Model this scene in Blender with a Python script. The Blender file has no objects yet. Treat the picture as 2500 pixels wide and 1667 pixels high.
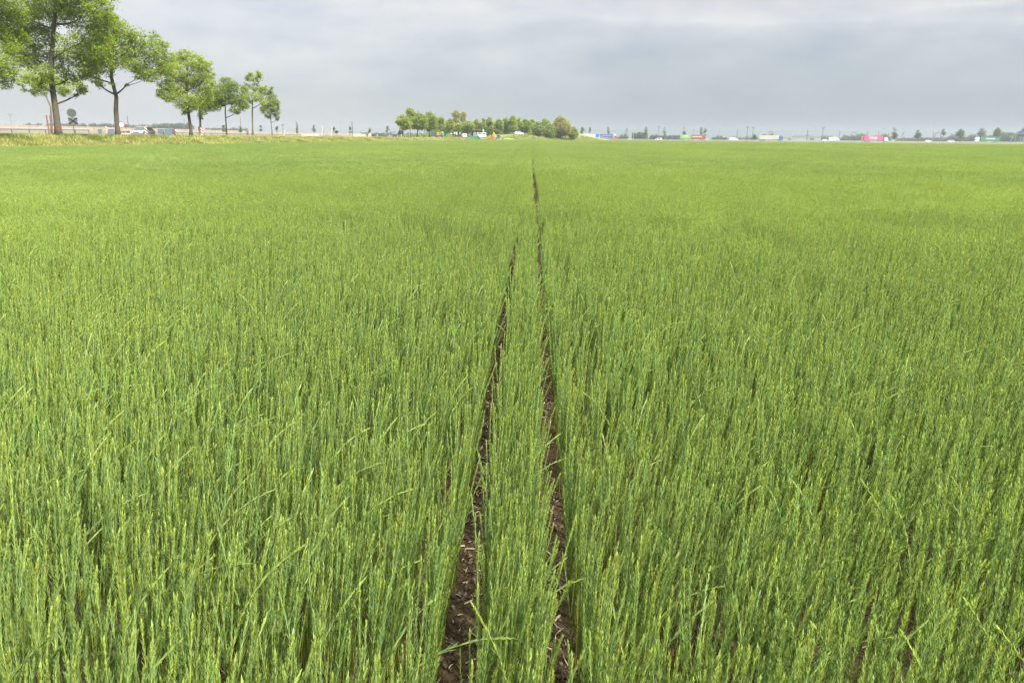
import bpy, math, random
import numpy as np
from mathutils import Matrix, Vector

random.seed(7)
rng = np.random.default_rng(11)
sc = bpy.context.scene
col = sc.collection

# ------------------------------------------------------------------ camera
EYE = 1.50
FPX = 1800.0
PITCH, YAW, ROLL = math.radians(15.48), math.radians(1.32), math.radians(0.42)
HD = np.array([-math.sin(YAW), math.cos(YAW), 0.0])            # horizontal heading
RT = np.array([math.cos(YAW), math.sin(YAW), 0.0])
FW = HD * math.cos(PITCH) + np.array([0, 0, -math.sin(PITCH)])
UP0 = HD * math.sin(PITCH) + np.array([0, 0, math.cos(PITCH)])
RI = RT * math.cos(ROLL) + UP0 * math.sin(ROLL)
UP = UP0 * math.cos(ROLL) - RT * math.sin(ROLL)
CAM = np.array([0.0, 0.0, EYE])
cam_data = bpy.data.cameras.new('camera')
cam = bpy.data.objects.new('camera', cam_data)
col.objects.link(cam)
cam_data.sensor_width = 36.0
cam_data.lens = 36.0 * FPX / 2500.0
cam_data.clip_start = 0.05
cam_data.clip_end = 9000.0
M = Matrix.Identity(4)
for i in range(3):
    M[i][0], M[i][1], M[i][2], M[i][3] = RI[i], UP[i], -FW[i], CAM[i]
cam.matrix_world = M
sc.camera = cam

# ------------------------------------------------------------------ light
sc.view_settings.view_transform = 'Standard'
sc.view_settings.look = 'None'
sc.view_settings.gamma = 1.0
sc.view_settings.use_curve_mapping = False
EXPO = 2.0
sc.view_settings.exposure = EXPO
SUN_TO = Vector((0.62, -0.52, 0.86)).normalized()
sun_el = math.asin(SUN_TO.z)
sun_az = math.atan2(SUN_TO.x, SUN_TO.y)
sd = bpy.data.lights.new('sun', 'SUN')
sd.energy = 3.4
sd.angle = math.radians(4.0)
sd.color = (1.0, 0.955, 0.88)
sun = bpy.data.objects.new('sun', sd)
col.objects.link(sun)
sun.rotation_euler = (-SUN_TO).to_track_quat('-Z', 'Y').to_euler()

world = bpy.data.worlds.new('World')
sc.world = world
world.use_nodes = True
wt = world.node_tree
wt.nodes.clear()


def nd(t, typ, **kw):
    n = t.nodes.new(typ)
    for k, v in kw.items():
        if k.startswith('i_'):
            n.inputs[int(k[2:])].default_value = v
        else:
            setattr(n, k, v)
    return n


def ramp(t, stops, interp='LINEAR'):
    r = t.nodes.new('ShaderNodeValToRGB')
    cr = r.color_ramp
    cr.interpolation = interp
    while len(cr.elements) < len(stops):
        cr.elements.new(0.5)
    for e, (p, c) in zip(cr.elements, stops):
        e.position = p
        e.color = (c[0], c[1], c[2], 1)
    return r


def build_sky():
    t = wt
    L = t.links.new
    tc = nd(t, 'ShaderNodeTexCoord')
    sep = nd(t, 'ShaderNodeSeparateXYZ')
    L(tc.outputs['Generated'], sep.inputs[0])
    sky = nd(t, 'ShaderNodeTexSky', sky_type='NISHITA', sun_disc=False)
    sky.sun_elevation = sun_el
    sky.sun_rotation = sun_az
    sky.dust_density = 3.0
    # cloud deck: elevation gradient on both sides of the view, mixed by azimuth
    zz = nd(t, 'ShaderNodeMath', operation='MULTIPLY', i_1=1.0)
    L(sep.outputs['Z'], zz.inputs[0])
    # soft warped noise, stretched along the horizon
    mp = nd(t, 'ShaderNodeMapping')
    mp.inputs['Scale'].default_value = (1.6, 1.6, 9.0)
    mp.inputs['Location'].default_value = (3.1, 0.4, 1.7)
    L(tc.outputs['Generated'], mp.inputs[0])
    n1 = nd(t, 'ShaderNodeTexNoise')
    n1.inputs['Scale'].default_value = 2.1
    n1.inputs['Detail'].default_value = 5
    n1.inputs['Roughness'].default_value = 0.5
    n1.inputs['Distortion'].default_value = 0.35
    L(mp.outputs[0], n1.inputs['Vector'])
    mp2 = nd(t, 'ShaderNodeMapping')
    mp2.inputs['Scale'].default_value = (4.2, 4.2, 11.0)
    mp2.inputs['Location'].default_value = (0.3, 2.4, 0.0)
    mp2.inputs['Rotation'].default_value = (0.02, 0.05, 0)
    L(tc.outputs['Generated'], mp2.inputs[0])
    n2 = nd(t, 'ShaderNodeTexNoise')
    n2.inputs['Scale'].default_value = 2.0
    n2.inputs['Detail'].default_value = 6
    n2.inputs['Roughness'].default_value = 0.55
    L(mp2.outputs[0], n2.inputs['Vector'])
    # perturbed elevation
    a = nd(t, 'ShaderNodeMath', operation='SUBTRACT', i_1=0.5)
    L(n1.outputs[0], a.inputs[0])
    b = nd(t, 'ShaderNodeMath', operation='MULTIPLY', i_1=0.17)
    L(a.outputs[0], b.inputs[0])
    fade = nd(t, 'ShaderNodeMapRange')
    fade.inputs[1].default_value = 0.0
    fade.inputs[2].default_value = 0.09
    L(sep.outputs['Z'], fade.inputs[0])
    b2 = nd(t, 'ShaderNodeMath', operation='MULTIPLY')
    L(b.outputs[0], b2.inputs[0])
    L(fade.outputs[0], b2.inputs[1])
    e = nd(t, 'ShaderNodeMath', operation='ADD')
    L(zz.outputs[0], e.inputs[0])
    L(b2.outputs[0], e.inputs[1])
    s = nd(t, 'ShaderNodeMath', operation='MULTIPLY', i_1=2.0)   # 0..0.5 elevation sine -> 0..1
    L(e.outputs[0], s.inputs[0])
    left = ramp(t, [(0.0, (.60, .612, .628)), (.10, (.605, .622, .643)), (.22, (.645, .656, .675)), (.32, (.69, .69, .705)), (.55, (.80, .80, .81)), (1, (2.2, 2.2, 2.2))])
    right = ramp(t, [(0.0, (.375, .425, .475)), (.10, (.395, .45, .50)), (.18, (.46, .50, .545)), (.25, (.545, .57, .595)), (.30, (.66, .655, .665)), (.36, (.61, .61, .63)), (.55, (.78, .78, .80)), (1, (2.2, 2.2, 2.2))])
    L(s.outputs[0], left.inputs[0])
    L(s.outputs[0], right.inputs[0])
    az = nd(t, 'ShaderNodeMapRange', interpolation_type='SMOOTHSTEP')
    az.inputs[1].default_value = -0.55
    az.inputs[2].default_value = 0.30
    L(sep.outputs['X'], az.inputs[0])
    mix = nd(t, 'ShaderNodeMix', data_type='RGBA')
    L(az.outputs[0], mix.inputs[0])
    L(left.outputs[0], mix.inputs[6])
    L(right.outputs[0], mix.inputs[7])
    # streaks
    st = ramp(t, [(0.28, (.84, .88, .94)), (0.5, (1, 1, 1)), (0.72, (1.15, 1.12, 1.08))])
    L(n2.outputs[0], st.inputs[0])
    mul = nd(t, 'ShaderNodeMix', data_type='RGBA', blend_type='MULTIPLY')
    L(fade.outputs[0], mul.inputs[0])
    L(mix.outputs[2], mul.inputs[6])
    L(st.outputs[0], mul.inputs[7])
    # scale into the physical range of the clear sky behind it (strength 0.1)
    k = 11.0 / (2 ** EXPO)
    sca = nd(t, 'ShaderNodeVectorMath', operation='SCALE')
    sca.inputs['Scale'].default_value = k * 1.01
    L(mul.outputs[2], sca.inputs[0])
    fin = nd(t, 'ShaderNodeMix', data_type='RGBA')
    fin.inputs[0].default_value = 0.93
    L(sky.outputs[0], fin.inputs[6])
    L(sca.outputs[0], fin.inputs[7])
    bg = nd(t, 'ShaderNodeBackground')
    bg.inputs[1].default_value = 0.1
    L(fin.outputs[2], bg.inputs[0])
    out = nd(t, 'ShaderNodeOutputWorld')
    L(bg.outputs[0], out.inputs[0])


build_sky()

cy = sc.cycles
cy.max_bounces = 6
cy.diffuse_bounces = 3
cy.glossy_bounces = 2
cy.transmission_bounces = 4
cy.volume_bounces = 1
cy.transparent_max_bounces = 4
cy.use_denoising = True
try:
    cy.denoiser = 'OPENIMAGEDENOISE'
except Exception:
    pass
cy.use_adaptive_sampling = True
cy.adaptive_threshold = 0.015
cy.sample_clamp_indirect = 6.0


# ------------------------------------------------------------------ placing helpers
def ray(px, py):
    return FW + RI * ((px - 1250.0) / FPX) - UP * ((py - 833.5) / FPX)


def hor_y(px):
    # image row of the true horizon in that column
    return 833.5 + FPX * (FW[2] + RI[2] * (px - 1250.0) / FPX) / UP[2]


def atz(px, py, d):
    """the point on the sight line through a photo pixel at horizontal distance d along the heading"""
    r = ray(px, py)
    return CAM + r * (d / float(np.dot(r, HD)))


def at(px, d, z=0.0):
    p = atz(px, hor_y(px), d)
    return np.array([p[0], p[1], z])


def sz(d):
    return d / 1900.0                                           # metres per photo pixel


# ------------------------------------------------------------------ mesh helpers
class MB:
    def __init__(self):
        self.v, self.f, self.m, self.n = [], [], [], 0

    def add(self, verts, faces, mat=0):
        verts = np.asarray(verts, float).reshape(-1, 3)
        self.v.append(verts)
        for f in faces:
            self.f.append(tuple(int(i) + self.n for i in f))
            self.m.append(mat)
        self.n += len(verts)
        return self

    def box(self, c, s, R=None, mat=0, taper=(1, 1)):
        x, y, z = s[0] / 2, s[1] / 2, s[2] / 2
        tx, ty = taper
        v = np.array([[-x, -y, -z], [x, -y, -z], [x, y, -z], [-x, y, -z], [-x * tx, -y * ty, z], [x * tx, -y * ty, z], [x * tx, y * ty, z], [-x * tx, y * ty, z]])
        if R is not None:
            v = v @ np.asarray(R).T
        return self.add(v + np.asarray(c, float), [(0, 3, 2, 1), (4, 5, 6, 7), (0, 1, 5, 4), (1, 2, 6, 5), (2, 3, 7, 6), (3, 0, 4, 7)], mat)

    def tube(self, pts, rad, n=8, mat=0, caps=True):
        pts = [np.asarray(p, float) for p in pts]
        if np.isscalar(rad):
            rad = [rad] * len(pts)
        vs, fs = [], []
        ref = np.array([0.13, 0.97, 0.2])
        for i, p in enumerate(pts):
            t = pts[min(i + 1, len(pts) - 1)] - pts[max(i - 1, 0)]
            t = t / (np.linalg.norm(t) + 1e-9)
            r = ref if abs(np.dot(t, ref)) < 0.9 else np.array([1.0, 0.1, 0])
            a = np.cross(t, r)
            a /= np.linalg.norm(a)
            b = np.cross(t, a)
            for k in range(n):
                w = 2 * math.pi * k / n
                vs.append(p + rad[i] * (a * math.cos(w) + b * math.sin(w)))
        for i in range(len(pts) - 1):
            for k in range(n):
                fs.append((i * n + k, i * n + (k + 1) % n, (i + 1) * n + (k + 1) % n, (i + 1) * n + k))
        if caps:
            fs.append(tuple(range(n))[::-1])
            fs.append(tuple((len(pts) - 1) * n + k for k in range(n)))
        return self.add(vs, fs, mat)

    def disc(self, c, r, axis, th, n=24, mat=0, r_in=None):
        axis = np.asarray(axis, float)
        axis /= np.linalg.norm(axis)
        c = np.asarray(c, float)
        if r_in is None:
            return self.tube([c - axis * th / 2, c + axis * th / 2], r, n, mat)
        ref = np.array([0, 0, 1.0]) if abs(axis[2]) < .9 else np.array([1.0, 0, 0])
        a = np.cross(axis, ref)
        a /= np.linalg.norm(a)
        b = np.cross(axis, a)
        vs, fs = [], []
        for k in range(n):
            w = 2 * math.pi * k / n
            u = a * math.cos(w) + b * math.sin(w)
            vs += [c + u * r - axis * th / 2, c + u * r + axis * th / 2, c + u * r_in + axis * th / 2, c + u * r_in - axis * th / 2]
        for k in range(n):
            j = (k + 1) % n
            for q in range(4):
                fs.append((k * 4 + q, k * 4 + (q + 1) % 4, j * 4 + (q + 1) % 4, j * 4 + q))
        return self.add(vs, fs, mat)

    def prism(self, prof, y0, y1, taper=None, mat=0):
        """profile in x-z, extruded along y; taper: list of y-scale per profile point"""
        n = len(prof)
        tp = taper or [1.0] * n
        mid, half = (y0 + y1) / 2, (y1 - y0) / 2
        v = [(x, mid - half * k, z) for (x, z), k in zip(prof, tp)] + [(x, mid + half * k, z) for (x, z), k in zip(prof, tp)]
        fs = [tuple(range(n)), tuple(range(2 * n - 1, n - 1, -1))]
        for i in range(n):
            j = (i + 1) % n
            fs.append((j, i, n + i, n + j))
        return self.add(v, fs, mat)

    def mesh(self, name):
        me = bpy.data.meshes.new(name)
        v = np.concatenate(self.v) if self.v else np.zeros((0, 3))
        me.from_pydata(v.tolist(), [], self.f)
        return me

    def build(self, name, mats, parent=None, smooth=False, **props):
        me = self.mesh(name)
        if not isinstance(mats, (list, tuple)):
            mats = [mats]
        for m in mats:
            me.materials.append(m)
        if len(mats) > 1:
            me.polygons.foreach_set('material_index', self.m)
        if smooth:
            me.polygons.foreach_set('use_smooth', [True] * len(me.polygons))
        return link(name, me, parent, **props)


def link(name, me, parent=None, **props):
    o = bpy.data.objects.new(name, me)
    col.objects.link(o)
    if parent is not None:
        o.parent = parent
    for k, v in props.items():
        if v is not None:
            o[k] = v
    return o


def empty(name, loc=(0, 0, 0), rz=0.0, label=None, cat=None, group=None):
    o = bpy.data.objects.new(name, None)
    col.objects.link(o)
    o.location = tuple(float(a) for a in loc)
    o.rotation_euler = (0, 0, rz)
    if label:
        o['label'] = label
    if cat:
        o['category'] = cat
    if group:
        o['group'] = group
    return o


def copy_tree(o, parent=None):
    c = o.copy()
    col.objects.link(c)
    if parent is not None:
        c.parent = parent
    for ch in list(o.children):
        copy_tree(ch, c)
    return c


def raw_mesh(name, V, F4, mat, cols=None, tris=False, smooth=False):
    """fast numpy mesh; F4 is (n,4) or (n,3) ints; cols per vertex"""
    me = bpy.data.meshes.new(name)
    k = F4.shape[1]
    me.vertices.add(len(V))
    me.vertices.foreach_set('co', np.ascontiguousarray(V, np.float32).ravel())
    me.loops.add(F4.size)
    me.loops.foreach_set('vertex_index', np.ascontiguousarray(F4, np.int32).ravel())
    me.polygons.add(len(F4))
    me.polygons.foreach_set('loop_start', np.arange(0, F4.size, k, dtype=np.int32))
    me.polygons.foreach_set('loop_total', np.full(len(F4), k, np.int32))
    if smooth:
        me.polygons.foreach_set('use_smooth', np.ones(len(F4), bool))
    if cols is not None:
        a = me.color_attributes.new('col', 'FLOAT_COLOR', 'POINT')
        c4 = np.ones((len(V), 4), np.float32)
        c4[:, :3] = cols
        a.data.foreach_set('color', c4.ravel())
    me.update(calc_edges=True)
    me.validate()
    if mat:
        me.materials.append(mat)
    return me


# ------------------------------------------------------------------ materials
def mat(name, c, rough=0.6, metal=0.0, var=0.12, scale=3.0, spec=0.4, bump=0.0, emit=None):
    m = bpy.data.materials.new(name)
    m.use_nodes = True
    t = m.node_tree
    p = t.nodes['Principled BSDF']
    p.inputs['Roughness'].default_value = rough
    p.inputs['Metallic'].default_value = metal
    p.inputs['Specular IOR Level'].default_value = spec
    tc = nd(t, 'ShaderNodeTexCoord')
    n = nd(t, 'ShaderNodeTexNoise')
    n.inputs['Scale'].default_value = scale
    n.inputs['Detail'].default_value = 5
    t.links.new(tc.outputs['Object'], n.inputs['Vector'])
    lo = tuple(max(0, x * (1 - var)) for x in c)
    hi = tuple(min(1, x * (1 + var)) for x in c)
    r = ramp(t, [(0.3, lo), (0.7, hi)])
    t.links.new(n.outputs[0], r.inputs[0])
    t.links.new(r.outputs[0], p.inputs['Base Color'])
    if bump:
        b = nd(t, 'ShaderNodeBump')
        b.inputs['Strength'].default_value = bump
        b.inputs['Distance'].default_value = 0.02
        t.links.new(n.outputs[0], b.inputs['Height'])
        t.links.new(b.outputs[0], p.inputs['Normal'])
    return m


def leaf_mat(name, gain=1.0, trans=0.35, rough=0.5, spec=0.25, world_var=0.0, rand_var=0.2, tint=(1, 1, 1)):
    m = bpy.data.materials.new(name)
    m.use_nodes = True
    t = m.node_tree
    L = t.links.new
    p = t.nodes['Principled BSDF']
    out = t.nodes['Material Output']
    at_ = nd(t, 'ShaderNodeAttribute', attribute_name='col')
    oi = nd(t, 'ShaderNodeObjectInfo')
    mr = nd(t, 'ShaderNodeMapRange')
    mr.inputs[3].default_value = gain * (1 - rand_var)
    mr.inputs[4].default_value = gain * (1 + rand_var)
    L(oi.outputs['Random'], mr.inputs[0])
    v = nd(t, 'ShaderNodeVectorMath', operation='SCALE')
    L(at_.outputs['Color'], v.inputs[0])
    L(mr.outputs[0], v.inputs['Scale'])
    src = v.outputs[0]
    if world_var > 0:
        g = nd(t, 'ShaderNodeNewGeometry')
        mp = nd(t, 'ShaderNodeMapping')
        mp.inputs['Scale'].default_value = (0.11, 0.05, 0.0)
        L(g.outputs['Position'], mp.inputs[0])
        n = nd(t, 'ShaderNodeTexNoise')
        n.inputs['Scale'].default_value = 1.0
        n.inputs['Detail'].default_value = 4
        L(mp.outputs[0], n.inputs['Vector'])
        r = ramp(t, [(0.3, (1 - world_var, 1 - world_var * .75, 1 - world_var * .5)), (0.7, (1 + world_var, 1 + world_var * .8, 1 + world_var * .4))])
        L(n.outputs[0], r.inputs[0])
        mu = nd(t, 'ShaderNodeMix', data_type='RGBA', blend_type='MULTIPLY')
        mu.inputs[0].default_value = 1.0
        L(src, mu.inputs[6])
        L(r.outputs[0], mu.inputs[7])
        src = mu.outputs[2]
    if tint != (1, 1, 1):
        mu = nd(t, 'ShaderNodeMix', data_type='RGBA', blend_type='MULTIPLY')
        mu.inputs[0].default_value = 1.0
        L(src, mu.inputs[6])
        mu.inputs[7].default_value = (*tint, 1)
        src = mu.outputs[2]
    L(src, p.inputs['Base Color'])
    p.inputs['Roughness'].default_value = rough
    p.inputs['Specular IOR Level'].default_value = spec
    tr = nd(t, 'ShaderNodeBsdfTranslucent')
    yl = nd(t, 'ShaderNodeMix', data_type='RGBA', blend_type='MULTIPLY')
    yl.inputs[0].default_value = 1.0
    L(src, yl.inputs[6])
    yl.inputs[7].default_value = (1.35, 1.3, 0.7, 1)
    L(yl.outputs[2], tr.inputs[0])
    mx = nd(t, 'ShaderNodeMixShader')
    mx.inputs[0].default_value = trans
    L(p.outputs[0], mx.inputs[1])
    L(tr.outputs[0], mx.inputs[2])
    L(mx.outputs[0], out.inputs[0])
    return m


M_FLAX = leaf_mat('flax_green', 1.0, 0.44, 0.5, 0.25, world_var=0.12, rand_var=0.18)
M_FLAXT = leaf_mat('flax_green_field', 1.0, 0.42, 0.5, 0.25, world_var=0.12, rand_var=0.05)
M_TREE = leaf_mat('ash_leaf', 1.0, 0.50, 0.45, 0.3, rand_var=0.0)
M_VERGE = leaf_mat('verge_grass', 1.0, 0.35, 0.6, 0.15, world_var=0.2, rand_var=0.25)
M_BARK = mat('bark', (.075, .065, .045), .9, var=.35, scale=9, bump=.6, spec=.15)
M_BARKW = mat('young_bark', (.11, .094, .068), .9, var=.3, scale=9, bump=.5, spec=.15)
M_GALV = mat('galvanised_steel', (.32, .34, .35), .45, .6, var=.12)
M_GREY = mat('grey_sign_back', (.46, .48, .485), .55, .25, var=.08)
M_DARK = mat('dark_rubber', (.02, .02, .022), .75, var=.2)
M_BLACK = mat('black_tape', (.018, .018, .018), .6, var=.15)
M_WHITE = mat('white_paint', (.80, .80, .79), .4, var=.04)
M_RED = mat('red_reflective', (.22, .018, .022), .4, var=.08)
M_GLASS = mat('vehicle_glass', (.03, .04, .045), .08, 0, var=.05, spec=.8)
M_SILVER = mat('silver_car_paint', (.26, .275, .29), .28, .55, var=.03)
M_CONC = mat('pale_concrete', (.21, .205, .19), .85, var=.12, bump=.2, spec=.2)
M_SAND = mat('pale_sand', (.36, .31, .235), .95, var=.18, scale=.3, spec=.1)
M_WALL = mat('beige_wall_panel', (.27, .215, .155), .85, var=.12, scale=.5, spec=.2)
M_PLATE = mat('yellow_plate', (.62, .40, .02), .5, var=.05)
M_ASPH = mat('asphalt', (.085, .085, .085), .9, var=.18, scale=.6, spec=.2)
M_WOOD = mat('red_brown_stake', (.16, .092, .06), .85, var=.2, scale=6, spec=.15)
M_ORANGE = mat('orange_paint', (.42, .11, .02), .5, var=.06)
M_GREEN = mat('green_tarpaulin', (.03, .20, .07), .6, var=.12)
M_BLUE = mat('blue_paint', (.03, .10, .36), .45, var=.06)
M_NAVY = mat('navy_curtain', (.035, .07, .24), .55, var=.08)
M_YELLOW = mat('machine_yellow', (.62, .36, .02), .5, var=.08)
M_MACHRED = mat('machine_red', (.38, .04, .03), .5, var=.12)
M_STEELD = mat('dark_mast_steel', (.10, .105, .11), .6, .4, var=.1)
M_ROOF = mat('slate_roof', (.06, .075, .10), .8, var=.15)
M_BRICKW = mat('grey_wall', (.28, .29, .29), .85, var=.12)
M_PANELB = mat('blue_grey_panel', (.06, .09, .125), .6, var=.12)


# ------------------------------------------------------------------ ground
def value_noise(x, y, s):
    return (np.sin(x * s * 1.7 + 1.3 + 1.9 * np.sin(y * s * 1.1)) + np.sin(y * s * 2.3 + .7 + 1.4 * np.sin(x * s * 0.9 + 2)) + np.sin((x + y) * s * 3.1 + .4)) / 3.0


# left edge of the crop (X, Y) and far edge
EDGE = [at(-300, 44)[:2], at(0, 60)[:2], at(400, 80)[:2], at(700, 112)[:2], at(1000, 185)[:2], at(1150, 272)[:2], at(1240, 318)[:2]]
EDGE = [(EDGE[0][0] - 2.0, -12.0)] + [tuple(e) for e in EDGE]
FAR = [at(1240, 318)[:2], at(1600, 300)[:2], at(2000, 268)[:2], at(2500, 232)[:2], at(2900, 205)[:2]]
EDGE = np.array(EDGE)
FAR = np.array(FAR)


def edge_x(Y):
    return np.interp(Y, EDGE[:, 1], EDGE[:, 0])


def far_y(X):
    return np.interp(X, FAR[:, 0], FAR[:, 1])


def in_field(X, Y, m=0.0):
    return (X > edge_x(Y) + m) & (Y < far_y(X) - m)


def plateau(Y):
    return 1.42 - 0.0016 * np.asarray(Y, float)


def ground_material(name, cols, scale, bump=0.3, dist=0.03, mapping=(1, 1, 1), rough=.95):
    m = bpy.data.materials.new(name)
    m.use_nodes = True
    t = m.node_tree
    L = t.links.new
    p = t.nodes['Principled BSDF']
    p.inputs['Roughness'].default_value = rough
    p.inputs['Specular IOR Level'].default_value = .15
    g = nd(t, 'ShaderNodeNewGeometry')
    mp = nd(t, 'ShaderNodeMapping')
    mp.inputs['Scale'].default_value = mapping
    L(g.outputs['Position'], mp.inputs[0])
    n = nd(t, 'ShaderNodeTexNoise')
    n.inputs['Scale'].default_value = scale
    n.inputs['Detail'].default_value = 8
    n.inputs['Roughness'].default_value = .65
    L(mp.outputs[0], n.inputs['Vector'])
    r = ramp(t, cols)
    L(n.outputs[0], r.inputs[0])
    L(r.outputs[0], p.inputs['Base Color'])
    b = nd(t, 'ShaderNodeBump')
    b.inputs['Strength'].default_value = bump
    b.inputs['Distance'].default_value = dist
    L(n.outputs[0], b.inputs['Height'])
    L(b.outputs[0], p.inputs['Normal'])
    return m


M_SOIL = ground_material('clay_soil', [(.25, (.026, .017, .009)), (.5, (.070, .048, .025)), (.68, (.12, .085, .046)), (.8, (.20, .155, .095))], 42, .9, .02)
M_LAND = ground_material('far_grassland', [(.3, (.075, .10, .03)), (.6, (.13, .15, .055)), (.75, (.20, .19, .09))], .05, .2)
M_BANKG = ground_material('bank_turf', [(.3, (.08, .10, .022)), (.5, (.14, .145, .04)), (.72, (.24, .20, .075))], .8, .4)
M_SLOPE = ground_material('slope_grass', [(.3, (.085, .13, .025)), (.5, (.13, .17, .04)), (.75, (.20, .20, .07))], .35, .4)
M_PLAT = ground_material('roadside_sand', [(.3, (.085, .085, .045)), (.5, (.13, .115, .08)), (.75, (.185, .16, .12))], .12, .2)
M_ROADT = ground_material('worn_asphalt', [(.3, (.075, .075, .075)), (.6, (.105, .104, .10)), (.8, (.14, .135, .13))], .7, .2)


def grid_sheet(name, xs, ys, zf, material, kind='structure', smooth=True):
    X, Y = np.meshgrid(xs, ys)
    Z = zf(X, Y)
    V = np.stack([X, Y, Z], -1).reshape(-1, 3)
    nx, ny = len(xs), len(ys)
    i = np.arange(nx * ny).reshape(ny, nx)
    F = np.stack([i[:-1, :-1], i[:-1, 1:], i[1:, 1:], i[1:, :-1]], -1).reshape(-1, 4)
    me = raw_mesh(name, V, F, material, smooth=smooth)
    return link(name, me, kind=kind)


grid_sheet('ground', np.linspace(-4000, 4000, 9), np.linspace(-1500, 6000, 9), lambda X, Y: X * 0 - 0.5, M_LAND)
# flat farmland right of and beyond the crop
grid_sheet('farmland', np.linspace(-45, 700, 60), np.linspace(180, 800, 60), lambda X, Y: X * 0 - 0.06, M_LAND)


def soil_z(X, Y):
    z = value_noise(X, Y, 9) * .010 + value_noise(X + 7, Y + 3, 31) * .007 + value_noise(X * 1.3 + 2, Y, 83) * .004
    return z * (np.abs(X) < 2.4) * (Y < 12)


xs = np.concatenate([np.linspace(-60, -2.5, 8), np.linspace(-2.4, -.95, 30), np.linspace(-.93, .9, 110), np.linspace(.95, 2.4, 30), np.linspace(2.6, 320, 12)])
ys = np.concatenate([np.linspace(-12, 0.5, 5), np.linspace(.6, 4.2, 190), np.linspace(4.25, 12, 150), np.linspace(12.5, 350, 20)])
grid_sheet('field_soil', xs, ys, soil_z, M_SOIL)

# verge bank along the left edge of the crop: cross sections off the edge line
OFFS = [(-0.3, -.08), (0.6, .02), (1.6, .25), (3.0, .62), (4.6, .98), (6.2, 1.22), (8.0, 1.30), (11, 1.30), (14, 1.28)]
yy = np.linspace(-11, 345, 120)
rows = []
for Y in yy:
    k = float(plateau(Y)) / 1.42
    for o, z in OFFS:
        rows.append((edge_x(Y) - o, Y, z * k + (value_noise(np.array(Y), np.array(o), .6) * .06 if o > 1 else 0)))
n = len(OFFS)
i = np.arange(len(yy) * n).reshape(len(yy), n)
F = np.stack([i[:-1, 1:], i[:-1, :-1], i[1:, :-1], i[1:, 1:]], -1).reshape(-1, 4)
link('verge_bank', raw_mesh('verge_bank', np.array(rows, float), F, M_BANKG, smooth=True), kind='structure')


def bank_z(off, Y):
    return np.interp(off, [o for o, z in OFFS], [z for o, z in OFFS]) * plateau(Y) / 1.42


# plateau beyond: sand and gravel, road, embankment of the motorway far left
rows = []
PO = [(13.5, 0.0), (30, 0.02), (44, .25), (60, .9), (78, 1.5), (92, 1.6), (100, 1.6), (160, 1.4), (420, 0.0)]
PO2 = [(13.5, -.10), (24, -.06), (34, .0), (58, .15), (82, 1.2), (90, 1.35), (110, 1.35), (170, 1.0), (420, -.5)]
yy2 = np.concatenate([np.linspace(-11, 340, 60), np.linspace(360, 1500, 20)])
for Y in yy2:
    f = 1.0 if Y < 340 else max(0.2, 1 - (Y - 340) / 900)
    ex = edge_x(min(Y, 345.0))
    if Y > 345:
        ex = edge_x(345.0) + min(0, -(Y - 345) * 0.12)
    for o, z in PO2:
        rows.append((ex - o, Y, (float(plateau(min(Y, 500))) - .14) * f + z * f - .02))
n = len(PO2)
i = np.arange(len(yy2) * n).reshape(len(yy2), n)
F = np.stack([i[:-1, 1:], i[:-1, :-1], i[1:, :-1], i[1:, 1:]], -1).reshape(-1, 4)
link('roadside_ground', raw_mesh('roadside_ground', np.array(rows, float), F, M_PLAT, smooth=True), kind='structure')


def strip(name, pts, half, material, lift=0.0, kind='structure'):
    pts = [np.asarray(p, float) for p in pts]
    V, F = [], []
    for k, p in enumerate(pts):
        t = pts[min(k + 1, len(pts) - 1)] - pts[max(k - 1, 0)]
        nrm = np.array([-t[1], t[0], 0])
        nrm /= np.linalg.norm(nrm)
        V += [p + nrm * half + (0, 0, lift), p - nrm * half + (0, 0, lift)]
    for k in range(len(pts) - 1):
        F.append((2 * k, 2 * k + 1, 2 * k + 3, 2 * k + 2))
    return link(name, raw_mesh(name, np.array(V), np.array(F), material), kind=kind)


road_pts = []
for Y in np.linspace(-10, 290, 31):
    road_pts.append((edge_x(Y) - 15.5, Y, float(plateau(Y)) - .045))
strip('side_road', road_pts, 3.0, M_ROADT)
strip('road_line', [np.array(p) + (2.6, 0, 0) for p in road_pts], .08, M_WHITE, .006)
# ramp up to the overpass: a grassed embankment
RAMP = [(at(1090, 292), 1.05), (at(1170, 305), 1.05), (at(1220, 328), 1.5), (at(1270, 352), 2.9), (at(1315, 385), 4.2), (at(1345, 430), 4.9), (at(1368, 490), 5.1), (at(1382, 570), 5.2)]
RP = []
for k in range(len(RAMP) - 1):
    for s_ in np.linspace(0, 1, 8, endpoint=False):
        RP.append(np.array([*(RAMP[k][0][:2] * (1 - s_) + RAMP[k + 1][0][:2] * s_), RAMP[k][1] * (1 - s_) + RAMP[k + 1][1] * s_]))
RP = np.array(RP)


def ramp_z(X, Y):
    P = np.stack([X, Y], -1).reshape(-1, 1, 2)
    d = np.linalg.norm(P - RP[None, :, :2], axis=2)
    z = RP[None, :, 2] - np.maximum(d - 6.0, 0) * 0.20
    z = np.maximum(z.max(axis=1), -0.35).reshape(np.shape(X))
    return np.where(in_field(X, Y, 0.0), -0.35, z)


grid_sheet('ramp_embankment', np.linspace(-70, 95, 84), np.linspace(270, 570, 130), ramp_z, M_SLOPE)
strip('ramp_road', RP, 3.2, M_ROADT, .05)


def terrain(x, y):
    if y > 275 and -65 < x < 90:
        z = float(ramp_z(np.array([[x]]), np.array([[y]]))[0, 0])
        return max(z, -.06) if y > 290 else max(z, 0)
    if y < 345:
        off = edge_x(y) - x
        if off > 13.5:
            return float(plateau(y)) - .16 + float(np.interp(off, [o for o, z in PO2], [z for o, z in PO2]))
        if off > 0:
            return float(bank_z(off, y))
    return -.06


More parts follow.
